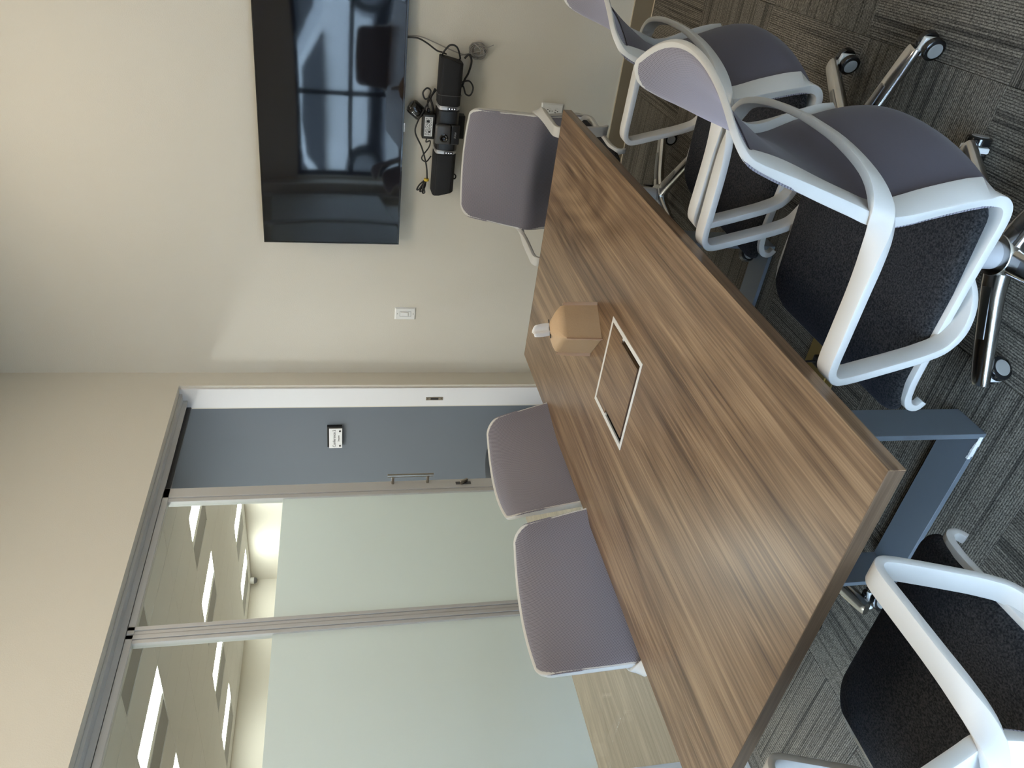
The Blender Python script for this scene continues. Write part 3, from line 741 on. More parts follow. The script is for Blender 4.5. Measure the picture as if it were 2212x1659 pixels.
def chair_meshes():
    R = {}
    # ---- frame: one continuous ribbon, front curl > seat rail > back upright > top rim > mirrored
    half = []    # (pos, inward, width, thick)
    side = [(0.217, 0.400), (0.228, 0.407), (0.232, 0.418), (0.226, 0.433), (0.210, 0.443), (0.190, 0.447), (0.16, 0.450), (0.06, 0.447), (-0.06, 0.441), (-0.15, 0.434), (-0.185, 0.433), (-0.206, 0.439), (-0.217, 0.454), (-0.219, 0.474)]
    for k, (x, z) in enumerate(catmull(side, 3)):
        wf = 0.020 + 0.026 * min(1.0, max(0.0, (k - 6) / 10))
        half.append((Vector((x, 0.284 + 0.001 * min(1.0, max(0.0, (k - 8) / 10)) - wf / 2, z)), Vector((0, -1, 0)), wf, 0.015 + 0.002 * min(1, k / 12) + 0.005 * max(0, (k - 24) / 14)))
    wt = [(0.48, 0.052), (0.66, 0.056), (0.75, 0.054), (0.86, 0.048), (0.92, 0.036), (0.945, 0.027), (0.99, 0.018)]
    tt_ = [(0.48, 0.024), (0.70, 0.025), (0.88, 0.022), (0.95, 0.016), (0.99, 0.011)]
    out = []
    for k in range(26):
        z = 0.490 + (ZC - 0.490) * k / 25; out.append((lerp_tab(HWT, z), z, -1.0, 0.0))
    rc = 0.042; yc = lerp_tab(HWT, ZC) - rc
    for k in range(1, 10):
        an = math.radians(90 * k / 10); out.append((yc + rc * math.cos(an), ZC + (ZTOP - ZC) * math.sin(an), -math.cos(an), -math.sin(an)))
    for k in range(14):
        y = yc * (1 - k / 13); out.append((y, ZTOP, 0.0, -1.0))
    for y, z, iy, iz in out:
        wd = lerp_tab(wt, z) if iy < -0.99 else 0.012 + 0.015 * max(0.0, 1 + iz) ** 2
        p0 = back_pt(y, z); p1 = back_pt(y + iy * 0.01, z + iz * 0.01)
        inn = (p1 - p0).normalized()
        half.append((p0 + inn * wd / 2, inn, wd, lerp_tab(tt_, z)))
    full = half + [(Vector((p.x, -p.y, p.z)), Vector((i.x, -i.y, i.z)), w_, t_) for p, i, w_, t_ in reversed(half[:-1])]
    bm = bmesh.new(); sweep(bm, [f[0] for f in full], [f[1] for f in full], [f[2] for f in full], [f[3] for f in full], 0.17)
    R['frame'] = bm
    # ---- backrest: mesh fabric stretched over the frame
    bm = bmesh.new(); uvl = bm.loops.layers.uv.new('UVMap'); rows_, cols_ = 44, 26; g = []
    for r_ in range(rows_ + 1):
        z = 0.452 + (ZTOP - 0.002 - 0.452) * (r_ / rows_) ** 0.85
        hw = lerp_tab(HWT, z) - (0.003 if z < 0.86 else 0.0012)
        if z > ZC: hw = yc + math.sqrt(max(0.0, 1 - ((z - ZC) / (ZTOP - ZC)) ** 2)) * rc - 0.001
        off = 0.5 * lerp_tab(tt_, z) + 0.0035
        row = []
        for c_ in range(cols_ + 1):
            u_ = c_ / cols_ * 2 - 1; y = hw * math.copysign(abs(u_) ** 0.8, u_) if abs(u_) > 1e-6 else 0.0
            e = 0.75 if c_ in (0, cols_) else 1.0     # wraps over the edge of the ribbon
            p = back_pt(y, z); p.x += off * e
            row.append(bm.verts.new(p))
        g.append(row)
    for a, b_ in zip(range(rows_), range(1, rows_ + 1)):
        for c_ in range(cols_):
            f = bm.faces.new((g[a][c_], g[a][c_ + 1], g[b_][c_ + 1], g[b_][c_]))
            for l in f.loops: l[uvl].uv = (l.vert.co.y, l.vert.co.z * 1.02)
    g2 = [[bm.verts.new(v.co - Vector((0.0035, 0, 0.001))) for v in row] for row in g]
    for a in range(rows_):
        for c_ in range(cols_):
            f = bm.faces.new((g2[a][c_], g2[a + 1][c_], g2[a + 1][c_ + 1], g2[a][c_ + 1]))
            for l in f.loops: l[uvl].uv = (l.vert.co.y, l.vert.co.z * 1.02)
    loop1 = [g[0][c] for c in range(cols_ + 1)] + [g[r][cols_] for r in range(1, rows_ + 1)] + [g[rows_][c] for c in range(cols_ - 1, -1, -1)] + [g[r][0] for r in range(rows_ - 1, 0, -1)]
    loop2 = [g2[0][c] for c in range(cols_ + 1)] + [g2[r][cols_] for r in range(1, rows_ + 1)] + [g2[rows_][c] for c in range(cols_ - 1, -1, -1)] + [g2[r][0] for r in range(rows_ - 1, 0, -1)]
    for k in range(len(loop1)):
        f = bm.faces.new((loop1[k], loop2[k], loop2[(k + 1) % len(loop1)], loop1[(k + 1) % len(loop1)]))
        for l in f.loops: l[uvl].uv = (l.vert.co.y, l.vert.co.z * 1.02)
    bmesh.ops.recalc_face_normals(bm, faces=bm.faces[:])
    R['backrest'] = bm
    bm = bmesh.new(); gl = []
    for off in (0.0, 0.003):
        gg = []
        for r_ in range(31):
            z = 0.456 + (0.935 - 0.456) * r_ / 30; hw = lerp_tab(HWT, z) - lerp_tab(wt, z) * 0.7
            row = []
            for c_ in range(17):
                p = back_pt(hw * (c_ / 8 - 1), z); row.append(bm.verts.new((p.x + 0.5 * lerp_tab(tt_, z) - 0.0025 - off, p.y, p.z)))
            gg.append(row)
        for a in range(30):
            for c_ in range(16): bm.faces.new((gg[a][c_], gg[a][c_ + 1], gg[a + 1][c_ + 1], gg[a + 1][c_]))
        gl.append(gg)
    def rim_(g_): return g_[0][:] + [g_[r][16] for r in range(1, 31)] + g_[30][15::-1] + [g_[r][0] for r in range(29, 0, -1)]
    q1, q2 = rim_(gl[0]), rim_(gl[1])
    for k in range(len(q1)): bm.faces.new((q1[k], q2[k], q2[(k + 1) % len(q1)], q1[(k + 1) % len(q1)]))
    bmesh.ops.recalc_face_normals(bm, faces=bm.faces[:])
    R['lining'] = bm
    # ---- arms: ribbon loops
    def arm(s):
        # lower end under the seat > tip > upper bar > twists into the hoop behind the back
        ctl = [(-0.07, 0.20, 0.424, 0, .040, .012), (-0.055, 0.240, 0.420, 0, .042, .013), (-0.020, 0.276, 0.420, 0, .044, .015), (0.026, 0.294, 0.430, 0, .046, .018), (0.062, 0.300, 0.452, 0, .043, .018), (0.082, 0.302, 0.490, 0, .044, .018),
               (0.098, 0.303, 0.535, 0, .044, .018), (0.122, 0.304, 0.610, 0, .045, .018), (0.134, 0.304, 0.650, 0, .045, .018), (0.135, 0.304, 0.670, 0, .045, .018), (0.122, 0.304, 0.684, 0, .045, .018), (0.098, 0.304, 0.688, 0, .045, .018),
               (0.05, 0.304, 0.688, 0, .045, .018), (-0.04, 0.304, 0.688, 0.0, .045, .019), (-0.110, 0.303, 0.689, 0.15, .045, .020), (-0.165, 0.297, 0.691, 0.45, .042, .020), (-0.205, 0.277, 0.697, 0.8, .038, .019), (-0.238, 0.225, 0.702, 1, .032, .016), (-0.260, 0.12, 0.704, 1, .029, .015), (-0.267, 0.0, 0.705, 1, .028, .014)]
        pth = catmull(ctl, 5)
        wax = [(0.2 * p[3], s * (1 - p[3]), p[3] * -1.0) for p in pth]
        bm = bmesh.new(); sweep(bm, [(p[0], s * p[1], p[2]) for p in pth], wax, [p[4] for p in pth], [p[5] for p in pth], 0.2); return bm
    R['armL'] = arm(1); R['armR'] = arm(-1)
    # ---- seat cushion
    bm = bmesh.new()
    def outline(inset):
        pts = []
        x0, x1, hy = -0.205 + inset, 0.272 - inset, 0.272 - inset
        def arc(cx_, cy_, r_, a0, a1, n_):
            for k in range(n_ + 1):
                an = math.radians(a0 + (a1 - a0) * k / n_); pts.append((cx_ + r_ * math.cos(an), cy_ + r_ * math.sin(an)))
        rf, rr = 0.062, 0.03
        arc(x1 - rf, hy - rf, rf, 0, 90, 8); arc(x0 + rr, hy - rr, rr, 90, 180, 4)
        arc(x0 + rr, -hy + rr, rr, 180, 270, 4); arc(x1 - rf, -hy + rf, rf, 270, 360, 8)
        return pts
    def zdrop(x): return -1.6 * max(0, x - 0.13) ** 2 + 0.035 * max(0, -x - 0.02)
    lv = [(0.006, 0.447), (0.0, 0.452), (0.0, 0.463), (0.003, 0.469), (0.010, 0.473), (0.03, 0.475), (0.07, 0.476), (0.13, 0.4755)]
    rg = []
    for ins, z in lv:
        rg.append([bm.verts.new((x, y, z + zdrop(x))) for x, y in outline(min(ins, 0.03 if ins > 0.03 else ins))] if ins <= 0.03 else None)
    base_ring = outline(0.03)
    for i, (ins, z) in enumerate(lv):
        if rg[i] is None:
            k = 1 - (ins - 0.03) / 0.25
            rg[i] = [bm.verts.new((0.03 + (x - 0.03) * k, y * k, z + zdrop(0.03 + (x - 0.03) * k))) for x, y in base_ring]
    m_ = len(rg[0])
    for a, b_ in zip(rg, rg[1:]):
        for k in range(m_): bm.faces.new((a[k], a[(k + 1) % m_], b_[(k + 1) % m_], b_[k]))
    bm.faces.new(list(reversed(rg[0])))
    c0 = bm.verts.new((0.03, 0, 0.4745))
    for k in range(m_): bm.faces.new((rg[-1][k], rg[-1][(k + 1) % m_], c0))
    bmesh.ops.recalc_face_normals(bm, faces=bm.faces[:])
    R['seat'] = bm
    # ---- seat pan, mechanism, column
    bm = bmesh.new(); box(bm, -0.19, 0.20, -0.236, 0.236, 0.428, 0.446, 0.006, 2); bmesh.ops.recalc_face_normals(bm, faces=bm.faces[:]); R['pan'] = bm
    bm = bmesh.new(); box(bm, -0.11, 0.12, -0.07, 0.07, 0.375, 0.428, 0.012, 2); bmesh.ops.recalc_face_normals(bm, faces=bm.faces[:]); R['mech'] = bm
    bm = bmesh.new(); sweep(bm, [(0.02, -0.07, 0.395), (0.03, -0.16, 0.395), (0.03, -0.24, 0.388)], [(1, 0, 0)] * 3, [0.014, 0.014, 0.03], [0.008, 0.008, 0.006]); R['lever'] = bm
    bm = bmesh.new(); lathe(bm, [(0.0265, 0.20), (0.0265, 0.262), (0.0245, 0.264), (0.0245, 0.32), (0.016, 0.322), (0.016, 0.376)], 24); R['column'] = bm
    bm = bmesh.new(); lathe(bm, [(0.034, 0.112), (0.0335, 0.205), (0.031, 0.209), (0.027, 0.209)], 28); R['sleeve'] = bm
    # ---- base
    bm = bmesh.new(); lathe(bm, [(0.040, 0.062), (0.052, 0.068), (0.055, 0.100), (0.048, 0.112), (0.036, 0.116)], 30); R['hub'] = bm
    bm = bmesh.new()
    pl_ = [(0.035, 0, 0.088), (0.09, 0, 0.090), (0.17, 0, 0.084), (0.25, 0, 0.077), (0.295, 0, 0.073), (0.312, 0, 0.070)]
    p2 = catmull(pl_, 4); n = len(p2)
    def taper(a, b_, c_, i): return a + (b_ - a) * min(1, i / n / 0.25) if i / n < 0.25 else b_ + (c_ - b_) * (i / n - 0.25) / 0.75
    sweep(bm, p2, [(0, 1, 0)] * n, [taper(0.066, 0.057, 0.042, i) for i in range(n)], [taper(0.044, 0.036, 0.024, i) for i in range(n)], 0.42)
    R['leg'] = bm
    bm = bmesh.new(); sweep(bm, [(0.075, 0, 0.1078), (0.13, 0, 0.1055), (0.20, 0, 0.0990)], [(0, 1, 0)] * 3, [0.030, 0.026, 0.020], [0.004] * 3, 0.4); R['groove'] = bm
    # ---- caster (local origin on the floor under its stem)
    rot = Matrix.Rotation(PI / 2, 4, 'X')
    wh = bmesh.new()
    lathe(wh, [(0.026, -0.0105), (0.0300, -0.0075), (0.0308, 0), (0.0300, 0.0075), (0.026, 0.0105)], 26, Matrix.Translation((0, 0, 0.0308)) @ rot); R['wheel'] = wh
    cp = bmesh.new(); lathe(cp, [(0.0205, 0), (0.0195, 0.0015)], 24, rot); R['cap'] = cp
    hd = bmesh.new(); box(hd, -0.026, 0.024, -0.0075, 0.0075, 0.012, 0.061, 0.004, 2)
    lathe(hd, [(0.010, 0.05), (0.010, 0.066)], 14, Matrix.Translation((0.018, 0, 0)))
    bmesh.ops.recalc_face_normals(hd, faces=hd.faces[:]); R['hood'] = hd
    return R
mats = {'lining': 'backfabric', 'frame': 'white', 'backrest': 'mesh', 'armL': 'white', 'armR': 'white', 'seat': 'felt', 'pan': 'white', 'mech': 'black', 'lever': 'black', 'column': 'black',
        'sleeve': 'greyplastic', 'hub': 'polish', 'leg': 'polish', 'groove': 'polish2', 'wheel': 'gloss', 'cap': 'cap', 'hood': 'white2'}
CM = {}
for k, bm in chair_meshes().items():
    me = bpy.data.meshes.new(k); bm.to_mesh(me); bm.free(); me.materials.append(M[mats[k]]); CM[k] = me
    class _O: pass
    q = _O(); q.data = me; auto(q, 60 if k in ('seat', 'backrest', 'lining', 'leg') else 38)
def chair(name, loc, heading, label, base_rot, caster_seed):
    """heading: world angle of the chair's forward direction"""
    c = empty(name, (loc[0], loc[1], 0), heading); tag(c, label, 'chair', 'white framed conference chairs')
    obj('frame', CM['frame'], None, c); bk_o = obj('backrest', CM['backrest'], None, c); obj('rear_fabric', CM['lining'], None, bk_o)
    obj('arm', CM['armL'], None, c); obj('arm', CM['armR'], None, c)
    obj('seat', CM['seat'], None, c); obj('seat_pan', CM['pan'], None, c)
    mc = obj('tilt_mechanism', CM['mech'], None, c); obj('lever', CM['lever'], None, mc)
    gc = obj('gas_column', CM['column'], None, c); obj('column_sleeve', CM['sleeve'], None, gc)
    hb = obj('base', CM['hub'], None, c); hb.rotation_euler = (0, 0, base_rot - heading)
    rnd = random.Random(caster_seed)
    for k in range(5):
        a = 2 * PI * k / 5
        lg = obj('base_leg', CM['leg'], None, hb); lg.rotation_euler = (0, 0, a)
        gv = obj('leg_inset', CM['groove'], None, hb); gv.rotation_euler = (0, 0, a)
        ang = base_rot - heading + a
        cs = obj('caster', CM['hood'], None, c); px, py = 0.300 * math.cos(ang), 0.300 * math.sin(ang)
        sw = rnd.uniform(0, 2 * PI); cs.rotation_euler = (0, 0, sw)
        cs.location = (px - 0.018 * math.cos(sw), py - 0.018 * math.sin(sw), 0)
        for s in (-1, 1):
            wl = obj('wheel', CM['wheel'], None, cs, (-0.004, s * 0.0190, 0))
            obj('wheel_cap', CM['cap'], None, cs, (-0.004, s * 0.0297, 0.0308), (0, 0, 0 if s < 0 else PI))
    return c
chair('office_chair', (2.124, -2.704), PI, 'white framed chair on the wall side of the table, nearest the viewer', math.radians(200), 1)
chair('office_chair', (2.168, -2.030), PI - math.radians(3), 'white framed chair on the wall side of the table, nearer the television', math.radians(-18), 2)
chair('office_chair', (1.548, -0.800), -PI / 2 - math.radians(2), 'white framed chair at the table head under the television', math.radians(33), 3)
chair('office_chair', (1.070, -1.905), math.radians(-5), 'white framed chair on the glass side in front of the doorway', math.radians(30), 4)
chair('office_chair', (0.998, -2.545), math.radians(-16), 'white framed chair on the glass side, farther from the doorway', math.radians(-80), 5)
chair('office_chair', (1.478, -3.445), PI / 2 + math.radians(1), 'white framed chair at the near end of the table, cut by the frame', math.radians(-20), 6)

# ================================================================== TELEVISION WALL
tv = empty('television', (1.575, -0.088, 1.6075)); tag(tv, 'large black flat screen television mounted on the wall', 'television')
tv.rotation_euler = (math.radians(3.0), 0, math.radians(2.2))
TW, TH = 0.645, 0.3600
obj('cabinet', mkbox(-TW, TW, 0.0, 0.032, -TH, TH, 0.004, 2), 'black', tv)
bz = bmesh.new()
for a in ((-TW, -TW + 0.006, -TH, TH), (TW - 0.006, TW, -TH, TH), (-TW + 0.006, TW - 0.006, TH - 0.006, TH), (-TW + 0.006, TW - 0.006, -TH, -TH + 0.010)):
    box(bz, a[0], a[1], -0.006, 0.0, a[2], a[3], 0.001)
bmesh.ops.recalc_face_normals(bz, faces=bz.faces[:]); obj('bezel', bz, 'gloss', tv)
# the panel bows very slightly, so its reflections bend
bm = bmesh.new(); NXs, NZs = 28, 16; g = []
for i in range(NXs + 1):
    col_ = []
    for k in range(NZs + 1):
        x = (-1 + 2 * i / NXs) * (TW - 0.006); z = -TH + 0.010 + (2 * TH - 0.016) * k / NZs
        col_.append(bm.verts.new((x, -0.0022 - 0.0022 * (1 - (x / TW) ** 2) * (1 - (z / TH) ** 2), z)))
    g.append(col_)
for i in range(NXs):
    for k in range(NZs): bm.faces.new((g[i][k], g[i + 1][k], g[i + 1][k + 1], g[i][k + 1]))
bmesh.ops.recalc_face_normals(bm, faces=bm.faces[:])
smooth(obj('screen', bm, 'screen', tv))
obj('mount_plate', mkbox(-0.2, 0.2, 0.032, 0.066, -0.15, 0.15), 'black', tv)
obj('logo_tab', mkbox(-0.022, 0.022, -0.008, 0.0, -TH - 0.006, -TH, 0.001), 'silver', tv)

# conferencing sound bar with camera
sb = empty('video_sound_bar', (1.59, -0.09, 1.028)); tag(sb, 'black conferencing sound bar with centre camera below the television', 'sound bar')
def bar_section(bm, x0, x1, sc=1.0):
    prof = [(0.055, -0.048), (0.02, -0.058), (-0.03, -0.056), (-0.048, -0.040), (-0.052, 0.02), (-0.048, 0.046), (-0.036, 0.056), (0.055, 0.058)]
    a = [bm.verts.new((x0, y, z)) for y, z in prof]; b_ = [bm.verts.new((x1, y, z)) for y, z in prof]
    for k in range(len(prof)): bm.faces.new((a[k], a[(k + 1) % 8], b_[(k + 1) % 8], b_[k]))
    bm.faces.new(a); bm.faces.new(list(reversed(b_)))
def bar_part(name, x0, x1, mat, round_end=0):
    bm = bmesh.new(); bar_section(bm, x0, x1)
    bmesh.ops.recalc_face_normals(bm, faces=bm.faces[:])
    if round_end:
        xe = x0 if round_end < 0 else x1
        for v in bm.verts:
            if abs(v.co.x - xe) < 1e-6 and v.co.z < -0.03: v.co.x -= round_end * 0.02
    bmesh.ops.bevel(bm, geom=bm.edges[:], offset=0.004, segments=2, affect='EDGES')
    return auto(obj(name, bm, mat, sb), 40)
bar_part('speaker_grille', -0.351, -0.122, 'blacksoft', -1)
bar_part('speaker_grille', 0.122, 0.352, 'blacksoft', 1)
bar_part('centre_body', -0.103, 0.103, 'black')
for x in (-0.1125, 0.1125):
    st = bar_part('silver_band', x - 0.009, x + 0.009, 'silver')
    obj('control_strip', mkbox(x - 0.0075, x + 0.0075, -0.0545, -0.052, -0.036, 0.010), 'dgrey', st)
    for zz in (-0.026, -0.013, 0.0):
        bm = bmesh.new(); lathe(bm, [(0.0022, 0), (0.0022, 0.0008)], 10, Matrix.Translation((x, -0.0545, zz)) @ Matrix.Rotation(PI / 2, 4, 'X')); obj('led', bm, 'led', st)
cmb = obj('camera_module', mkbox(-0.062, 0.036, -0.082, -0.045, -0.014, 0.066, 0.010, 3), 'dgrey', sb)
auto(cmb, 40)
bm = bmesh.new(); lathe(bm, [(0.021, 0), (0.021, 0.003), (0.017, 0.004), (0.012, 0.001)], 28, Matrix.Translation((-0.028, -0.082, 0.022)) @ Matrix.Rotation(PI / 2, 4, 'X')); auto(obj('lens', bm, 'gloss', cmb))
bm = bmesh.new(); lathe(bm, [(0.008, 0), (0.005, 0.0025)], 20, Matrix.Translation((-0.028, -0.0855, 0.022)) @ Matrix.Rotation(PI / 2, 4, 'X')); auto(obj('lens_glass', bm, 'screen', cmb))
obj('badge_panel', mkbox(-0.062, 0.036, -0.074, -0.045, -0.060, -0.0142, 0.004), 'black', sb)
text_mesh('lettering', 'AVer', 0.016, 'silver', sb, (-0.012, -0.0745, -0.037), (PI / 2, 0, 0))
obj('wall_bracket', mkbox(-0.06, 0.06, 0.035, 0.089, -0.10, 0.02, 0.003), 'black', sb)
for x, zz in ((0.176, 0.0),):
    bm = bmesh.new()
    pth = [(x, 0.050, 0.062), (x, -0.036, 0.061), (x, -0.052, 0.050), (x, -0.0555, 0.02), (x, -0.0525, -0.040), (x, -0.032, -0.0590), (x, 0.05, -0.0610)]
    sweep(bm, pth, [(1, 0, 0)] * len(pth), [0.003] * len(pth), [0.0015] * len(pth)); obj('cable_tie', bm, 'dgrey', sb)

# power brick and puck speaker wedged above the bar
pb = empty('power_adapter', (1.592, -0.055, 1.088)); tag(pb, 'black power adapter with a white rating label on the sound bar', 'power adapter')
auto(obj('case', mkbox(-0.064, 0.064, -0.040, 0.028, 0.0, 0.066, 0.007, 3), 'black', pb), 40)
lb = obj('rating_label', mkbox(-0.048, 0.050, -0.0408, -0.0400, 0.014, 0.055), 'paper', pb)
random.seed(5)
bm = bmesh.new()
for r_ in range(7):
    x = -0.043; z = 0.050 - r_ * 0.0048
    while x < 0.042:
        l_ = random.uniform(0.004, 0.016)
        box(bm, x, min(x + l_, 0.046), -0.0412, -0.0408, z - 0.0011, z + 0.0011); x += l_ + random.uniform(0.002, 0.006)
box(bm, 0.022, 0.034, -0.0412, -0.0408, 0.030, 0.046); box(bm, -0.030, -0.020, -0.0412, -0.0408, 0.024, 0.034)
bmesh.ops.recalc_face_normals(bm, faces=bm.faces[:]); obj('rating_print', bm, 'ink', lb)
auto(obj('strain_relief', mkbox(0.064, 0.085, -0.014, 0.004, 0.028, 0.044, 0.004), 'black', pb))
pk = empty('puck_microphone', (1.640, -0.052, 1.158)); tag(pk, 'small black round speaker puck perched on the power adapter', 'speaker')
bm = bmesh.new(); lathe(bm, [(0.034, 0.0), (0.038, 0.006), (0.038, 0.062), (0.034, 0.072), (0.020, 0.074)], 28, Matrix.Rotation(math.radians(38), 4, 'Y')); auto(obj('shell', bm, 'gloss', pk), 40)
bm = bmesh.new(); lathe(bm, [(0.024, 0.074), (0.022, 0.077)], 24, Matrix.Rotation(math.radians(38), 4, 'Y')); auto(obj('button_top', bm, 'black', pk))

# cables
def cab(name, pts, r, mat, label):
    o = tube(name, pts, r, mat); tag(o, label, 'cable', 'loose cables around the sound bar'); return o
cab('cable', [(2.00, -0.04, 1.26), (2.005, -0.055, 1.20), (1.985, -0.05, 1.15), (1.955, -0.045, 1.10), (1.952, -0.06, 1.075), (1.94, -0.03, 1.05)], 0.0042, 'cable', 'black cable dropping from the television to the bar end')
cab('cable', [(2.004, -0.03, 1.26), (2.010, -0.035, 1.19), (1.992, -0.035, 1.12), (1.965, -0.03, 1.04), (1.945, -0.03, 0.96), (1.95, -0.03, 0.90)], 0.0028, 'cablegrey', 'thin grey cable dropping from the television to the coil')
cab('cable', [(1.935, -0.06, 1.072), (1.955, -0.075, 1.070), (1.992, -0.08, 1.040), (1.985, -0.08, 1.005), (1.940, -0.075, 0.985), (1.925, -0.06, 0.985)], 0.0045, 'cable', 'black cable loop round the end of the sound bar')
cab('cable', [(1.935, -0.07, 0.962), (1.955, -0.07, 0.940), (1.925, -0.07, 0.925), (1.87, -0.07, 0.935), (1.835, -0.065, 0.950), (1.80, -0.06, 0.960)], 0.0052, 'cable', 'thick black cable sagging under the bar end')
cab('cable', [(1.815, -0.06, 0.972), (1.83, -0.07, 0.930), (1.80, -0.07, 0.905), (1.762, -0.07, 0.915), (1.765, -0.07, 0.940), (1.80, -0.065, 0.955), (1.79, -0.06, 0.972)], 0.0042, 'cable', 'black cable loop hanging under the sound bar')
cab('cable', [(1.676, -0.045, 1.126), (1.715, -0.035, 1.128), (1.755, -0.035, 1.115), (1.770, -0.035, 1.135), (1.745, -0.035, 1.155), (1.715, -0.035, 1.140), (1.735, -0.03, 1.11), (1.765, -0.025, 1.095)], 0.0042, 'cable', 'black cable curl from the adapter end')
cab('cable', [(1.775, -0.05, 1.096), (1.70, -0.08, 1.135), (1.62, -0.105, 1.180), (1.56, -0.105, 1.190), (1.48, -0.09, 1.150), (1.38, -0.07, 1.118), (1.305, -0.06, 1.108)], 0.0042, 'cable', 'long black cable draped over the puck and adapter')
cab('cable', [(1.528, -0.05, 1.12), (1.50, -0.05, 1.125), (1.51, -0.06, 1.105), (1.475, -0.06, 1.11), (1.42, -0.065, 1.145), (1.40, -0.065, 1.120), (1.43, -0.06, 1.095)], 0.0036, 'cable', 'black cable squiggle left of the adapter')
cab('cable', [(1.77, -0.045, 1.09), (1.73, -0.05, 1.115), (1.70, -0.06, 1.108), (1.66, -0.05, 1.095)], 0.006, 'cable', 'thick black plug lead lying on the bar')
cab('cable', [(1.345, -0.06, 0.972), (1.335, -0.07, 0.955), (1.318, -0.07, 0.958), (1.318, -0.065, 0.972)], 0.0036, 'cable', 'short black cable loop under the plain end of the bar')
# bundle with yellow tie
bd = empty('cable_bundle', (1.29, -0.06, 1.098)); tag(bd, 'folded black cable bundle with a yellow tie on the bar', 'cable', 'loose cables around the sound bar')
for dx, dz in ((-0.05, 0.035), (-0.042, 0.052), (-0.058, 0.020), (-0.034, 0.030)):
    tube('loop', [(0.012, 0.0, 0.012), (-0.005 + dx * 0.3, -0.01, 0.02 + dz * 0.3), (dx, -0.012, dz), (dx - 0.006, 0.0, dz + 0.010), (dx * 0.5, 0.006, dz * 0.9), (0.012, 0.004, 0.014)], 0.0042, 'cable', parent=bd)
bm = bmesh.new(); lathe(bm, [(0.013, -0.006), (0.0145, 0), (0.013, 0.006)], 16, Matrix.Translation((0.010, -0.002, 0.014)) @ Matrix.Rotation(PI / 2, 4, 'Y')); auto(obj('yellow_tie', bm, 'yellow', bd))
# grey coil hanging at the bar end
cl = empty('cable_coil', (1.968, -0.028, 0.905)); tag(cl, 'coil of thin grey cable hanging beside the sound bar', 'cable')
random.seed(9)
for k in range(12):
    a0 = random.uniform(0, 6.28); rx_, rz_ = random.uniform(0.020, 0.038), random.uniform(0.028, 0.050); ox, oz = random.uniform(-0.006, 0.006), random.uniform(-0.012, 0.012); tl = random.uniform(-0.8, 0.8)
    pts = []
    for q_ in range(13):
        an = a0 + 2 * PI * q_ / 12; x_, z_ = rx_ * math.cos(an), rz_ * math.sin(an)
        pts.append((ox + x_ * math.cos(tl) - z_ * math.sin(tl), -0.0022 * k + 0.012 + 0.004 * math.sin(3 * an), oz + x_ * math.sin(tl) + z_ * math.cos(tl) - 0.01))
    tube('turn', pts, 0.0026, 'cablegrey', 6, 4, parent=cl)
tube('tail', [(-0.03, 0.0, 0.075), (-0.015, -0.004, 0.03), (0.0, -0.01, -0.02), (0.022, -0.01, -0.06), (0.036, -0.006, -0.09)], 0.0026, 'cablegrey', 6, 4, parent=cl)

# light switch and socket
def wall_plate(name, x, z, w_, h_, label, cat):
    e_ = empty(name, (x, 0, z)); tag(e_, label, cat)
    bm = bmesh.new()
    a = [bm.verts.new((sx * w_ / 2, -0.0005, sz * h_ / 2)) for sx, sz in ((-1, -1), (1, -1), (1, 1), (-1, 1))]
    b_ = [bm.verts.new((sx * (w_ / 2 - 0.007), -0.008, sz * (h_ / 2 - 0.007))) for sx, sz in ((-1, -1), (1, -1), (1, 1), (-1, 1))]
    for k in range(4): bm.faces.new((a[k], a[(k + 1) % 4], b_[(k + 1) % 4], b_[k]))
    bm.faces.new(b_); bm.faces.new(list(reversed(a)))
    bmesh.ops.recalc_face_normals(bm, faces=bm.faces[:]); obj('plate', bm, 'white2', e_); return e_
sw_ = wall_plate('light_switch', 0.435, 1.18, 0.084, 0.128, 'white light switch plate between the television and the doorway', 'switch')
obj('surround', mkbox(-0.0175, 0.0175, -0.0085, -0.0078, -0.035, 0.035), 'greyplastic', sw_)
obj('slider', mkbox(-0.0155, 0.0155, -0.0095, -0.0080, -0.033, 0.033, 0.001), 'white2', sw_)
bm = mkbox(-0.0125, 0.0125, -0.0135, -0.009, -0.018, 0.030, 0.0015)
obj('paddle', bm, 'white2', sw_, (0, 0, 0), (math.radians(-3), 0, 0))
for zz in (-0.048, 0.048):
    bm = bmesh.new(); lathe(bm, [(0.0028, 0), (0.0025, 0.001)], 12, Matrix.Translation((0, -0.008, zz)) @ Matrix.Rotation(PI / 2, 4, 'X')); obj('screw', bm, 'cap', sw_)
ol = wall_plate('wall_socket', 1.700, 0.452, 0.080, 0.124, 'white double wall socket behind the chair under the television', 'socket')
for zz in (-0.022, 0.022):
    bm = bmesh.new(); lathe(bm, [(0.0165, 0), (0.016, 0.0012)], 20, Matrix.Translation((0, -0.008, zz)) @ Matrix.Rotation(PI / 2, 4, 'X')); f_ = auto(obj('socket_face', bm, 'white2', ol))
    for a in ((-0.0085, -0.0055, 0.0, 0.009), (0.0055, 0.0085, 0.0, 0.008), (-0.0025, 0.0025, -0.011, -0.005)):
        obj('slot', mkbox(a[0], a[1], -0.0098, -0.0091, zz + a[2], zz + a[3]), 'ink', f_)
bm = bmesh.new(); lathe(bm, [(0.003, 0), (0.0026, 0.001)], 12, Matrix.Translation((0, -0.008, 0)) @ Matrix.Rotation(PI / 2, 4, 'X')); obj('screw', bm, 'cap', ol)

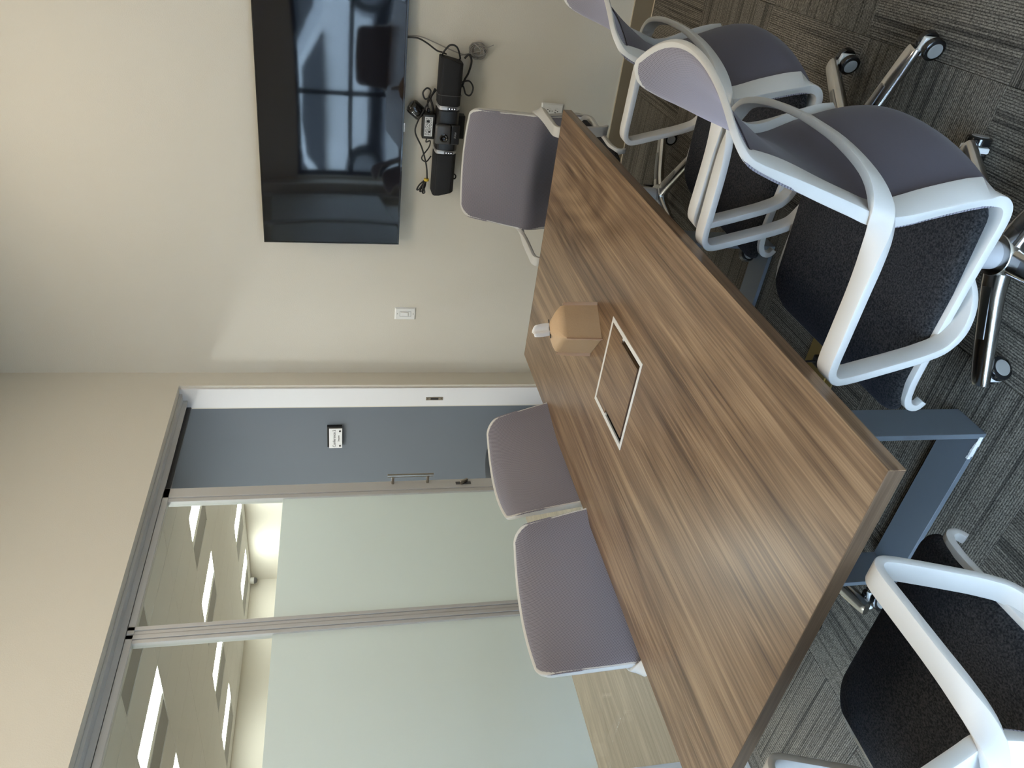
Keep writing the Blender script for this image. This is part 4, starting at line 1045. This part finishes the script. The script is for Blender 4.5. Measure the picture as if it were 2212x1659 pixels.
# ================================================================== OUTSIDE THE WINDOW (seen only mirrored in the screen)
struct('pavement', mkbox(-14, 16, -7.4, RY0 - 0.16, -0.14, -0.04), 'concrete', 'pale concrete pavement outside the window', 'pavement')
struct('parking_lot', mkbox(-14, 16, -40, -7.4, -0.26, -0.16), 'asphalt', 'dark asphalt parking lot outside the window', 'road')
car = empty('parked_car', (0.55, -9.2, -0.16), math.radians(0)); tag(car, 'white car parked outside, mirrored in the television', 'car')
prof = [(-2.15, 0.42), (-2.18, 0.62), (-2.05, 0.92), (-1.85, 1.02), (-1.35, 1.42), (-0.7, 1.52), (0.2, 1.48), (0.95, 1.05), (1.85, 0.92), (2.12, 0.72), (2.15, 0.42)]
def arch(cx_, r_=0.40, n_=9): return [(cx_ + r_ * math.cos(PI * k / (n_ - 1)), 0.30 + r_ * math.sin(PI * k / (n_ - 1))) for k in range(n_)]
under = [(2.10, 0.28)] + arch(1.32) + arch(-1.35) + [(-2.10, 0.28)]
loop_ = prof + under
bm = bmesh.new()
def yw(z): return 0.88 if z < 0.95 else 0.88 - 0.26 * (z - 0.95) / 0.55
fr_ = [bm.verts.new((x, yw(z), z)) for x, z in loop_]; bk_ = [bm.verts.new((x, -yw(z), z)) for x, z in loop_]
n_ = len(loop_)
for k in range(n_): bm.faces.new((fr_[k], fr_[(k + 1) % n_], bk_[(k + 1) % n_], bk_[k]))
bm.faces.new(list(reversed(fr_))); bm.faces.new(bk_)
bmesh.ops.recalc_face_normals(bm, faces=bm.faces[:]); auto(obj('body', bm, 'carpaint', car), 35)
for s in (-1, 1):
    bm = bmesh.new()
    q_ = [(-1.55, 1.06), (-1.22, 1.37), (-0.65, 1.45), (0.15, 1.41), (0.72, 1.06)]
    f1 = [bm.verts.new((x, s * (yw(z) + 0.004), z)) for x, z in q_]; f2 = [bm.verts.new((x, s * (yw(z) - 0.03), z)) for x, z in q_]
    for k in range(5): bm.faces.new((f1[k], f1[(k + 1) % 5], f2[(k + 1) % 5], f2[k]))
    bm.faces.new(f1); bm.faces.new(list(reversed(f2))); bmesh.ops.recalc_face_normals(bm, faces=bm.faces[:])
    obj('side_window', bm, 'carglass', car)
    for x in (1.32, -1.35):
        bm = bmesh.new(); lathe(bm, [(0.30, -0.10), (0.325, -0.07), (0.325, 0.07), (0.30, 0.10)], 28, Matrix.Translation((x, s * 0.77, 0.325)) @ Matrix.Rotation(PI / 2, 4, 'X')); wl = auto(obj('tyre', bm, 'rubber', car))
        bm = bmesh.new(); lathe(bm, [(0.21, -0.104), (0.20, -0.11), (0.20, 0.11), (0.21, 0.104)], 20, Matrix.Translation((x, s * 0.77, 0.325)) @ Matrix.Rotation(PI / 2, 4, 'X')); auto(obj('wheel_rim', bm, 'rim', wl))
    obj('tail_lamp', mkbox(-2.17, -1.85, s * 0.80 - 0.09, s * 0.80 + 0.09, 0.72, 0.90, 0.02), 'tail', car)
bm = bmesh.new()
box(bm, -0.33, -0.31, -0.62, 0.62, 0.0, 0.46); bmesh.ops.recalc_face_normals(bm, faces=bm.faces[:])
obj('rear_window', bm, 'carglass', car, (-1.30, 0, 1.04), (0, math.radians(50), 0))

bk = empty('far_building', (0, -17.0, -0.16)); tag(bk, 'dark low building across the parking lot', 'building')
obj('facade', mkbox(-16, 18, -0.4, 0, 0, 4.2), 'dgrey', bk)
for k in range(9):
    f_ = obj('window', mkbox(-15 + k * 3.6, -12.9 + k * 3.6, 0.0, 0.04, 0.9, 2.6), 'carglass', bk)
obj('parapet', mkbox(-16.1, 18.1, -0.5, 0.1, 4.2, 4.4), 'winframe', bk)
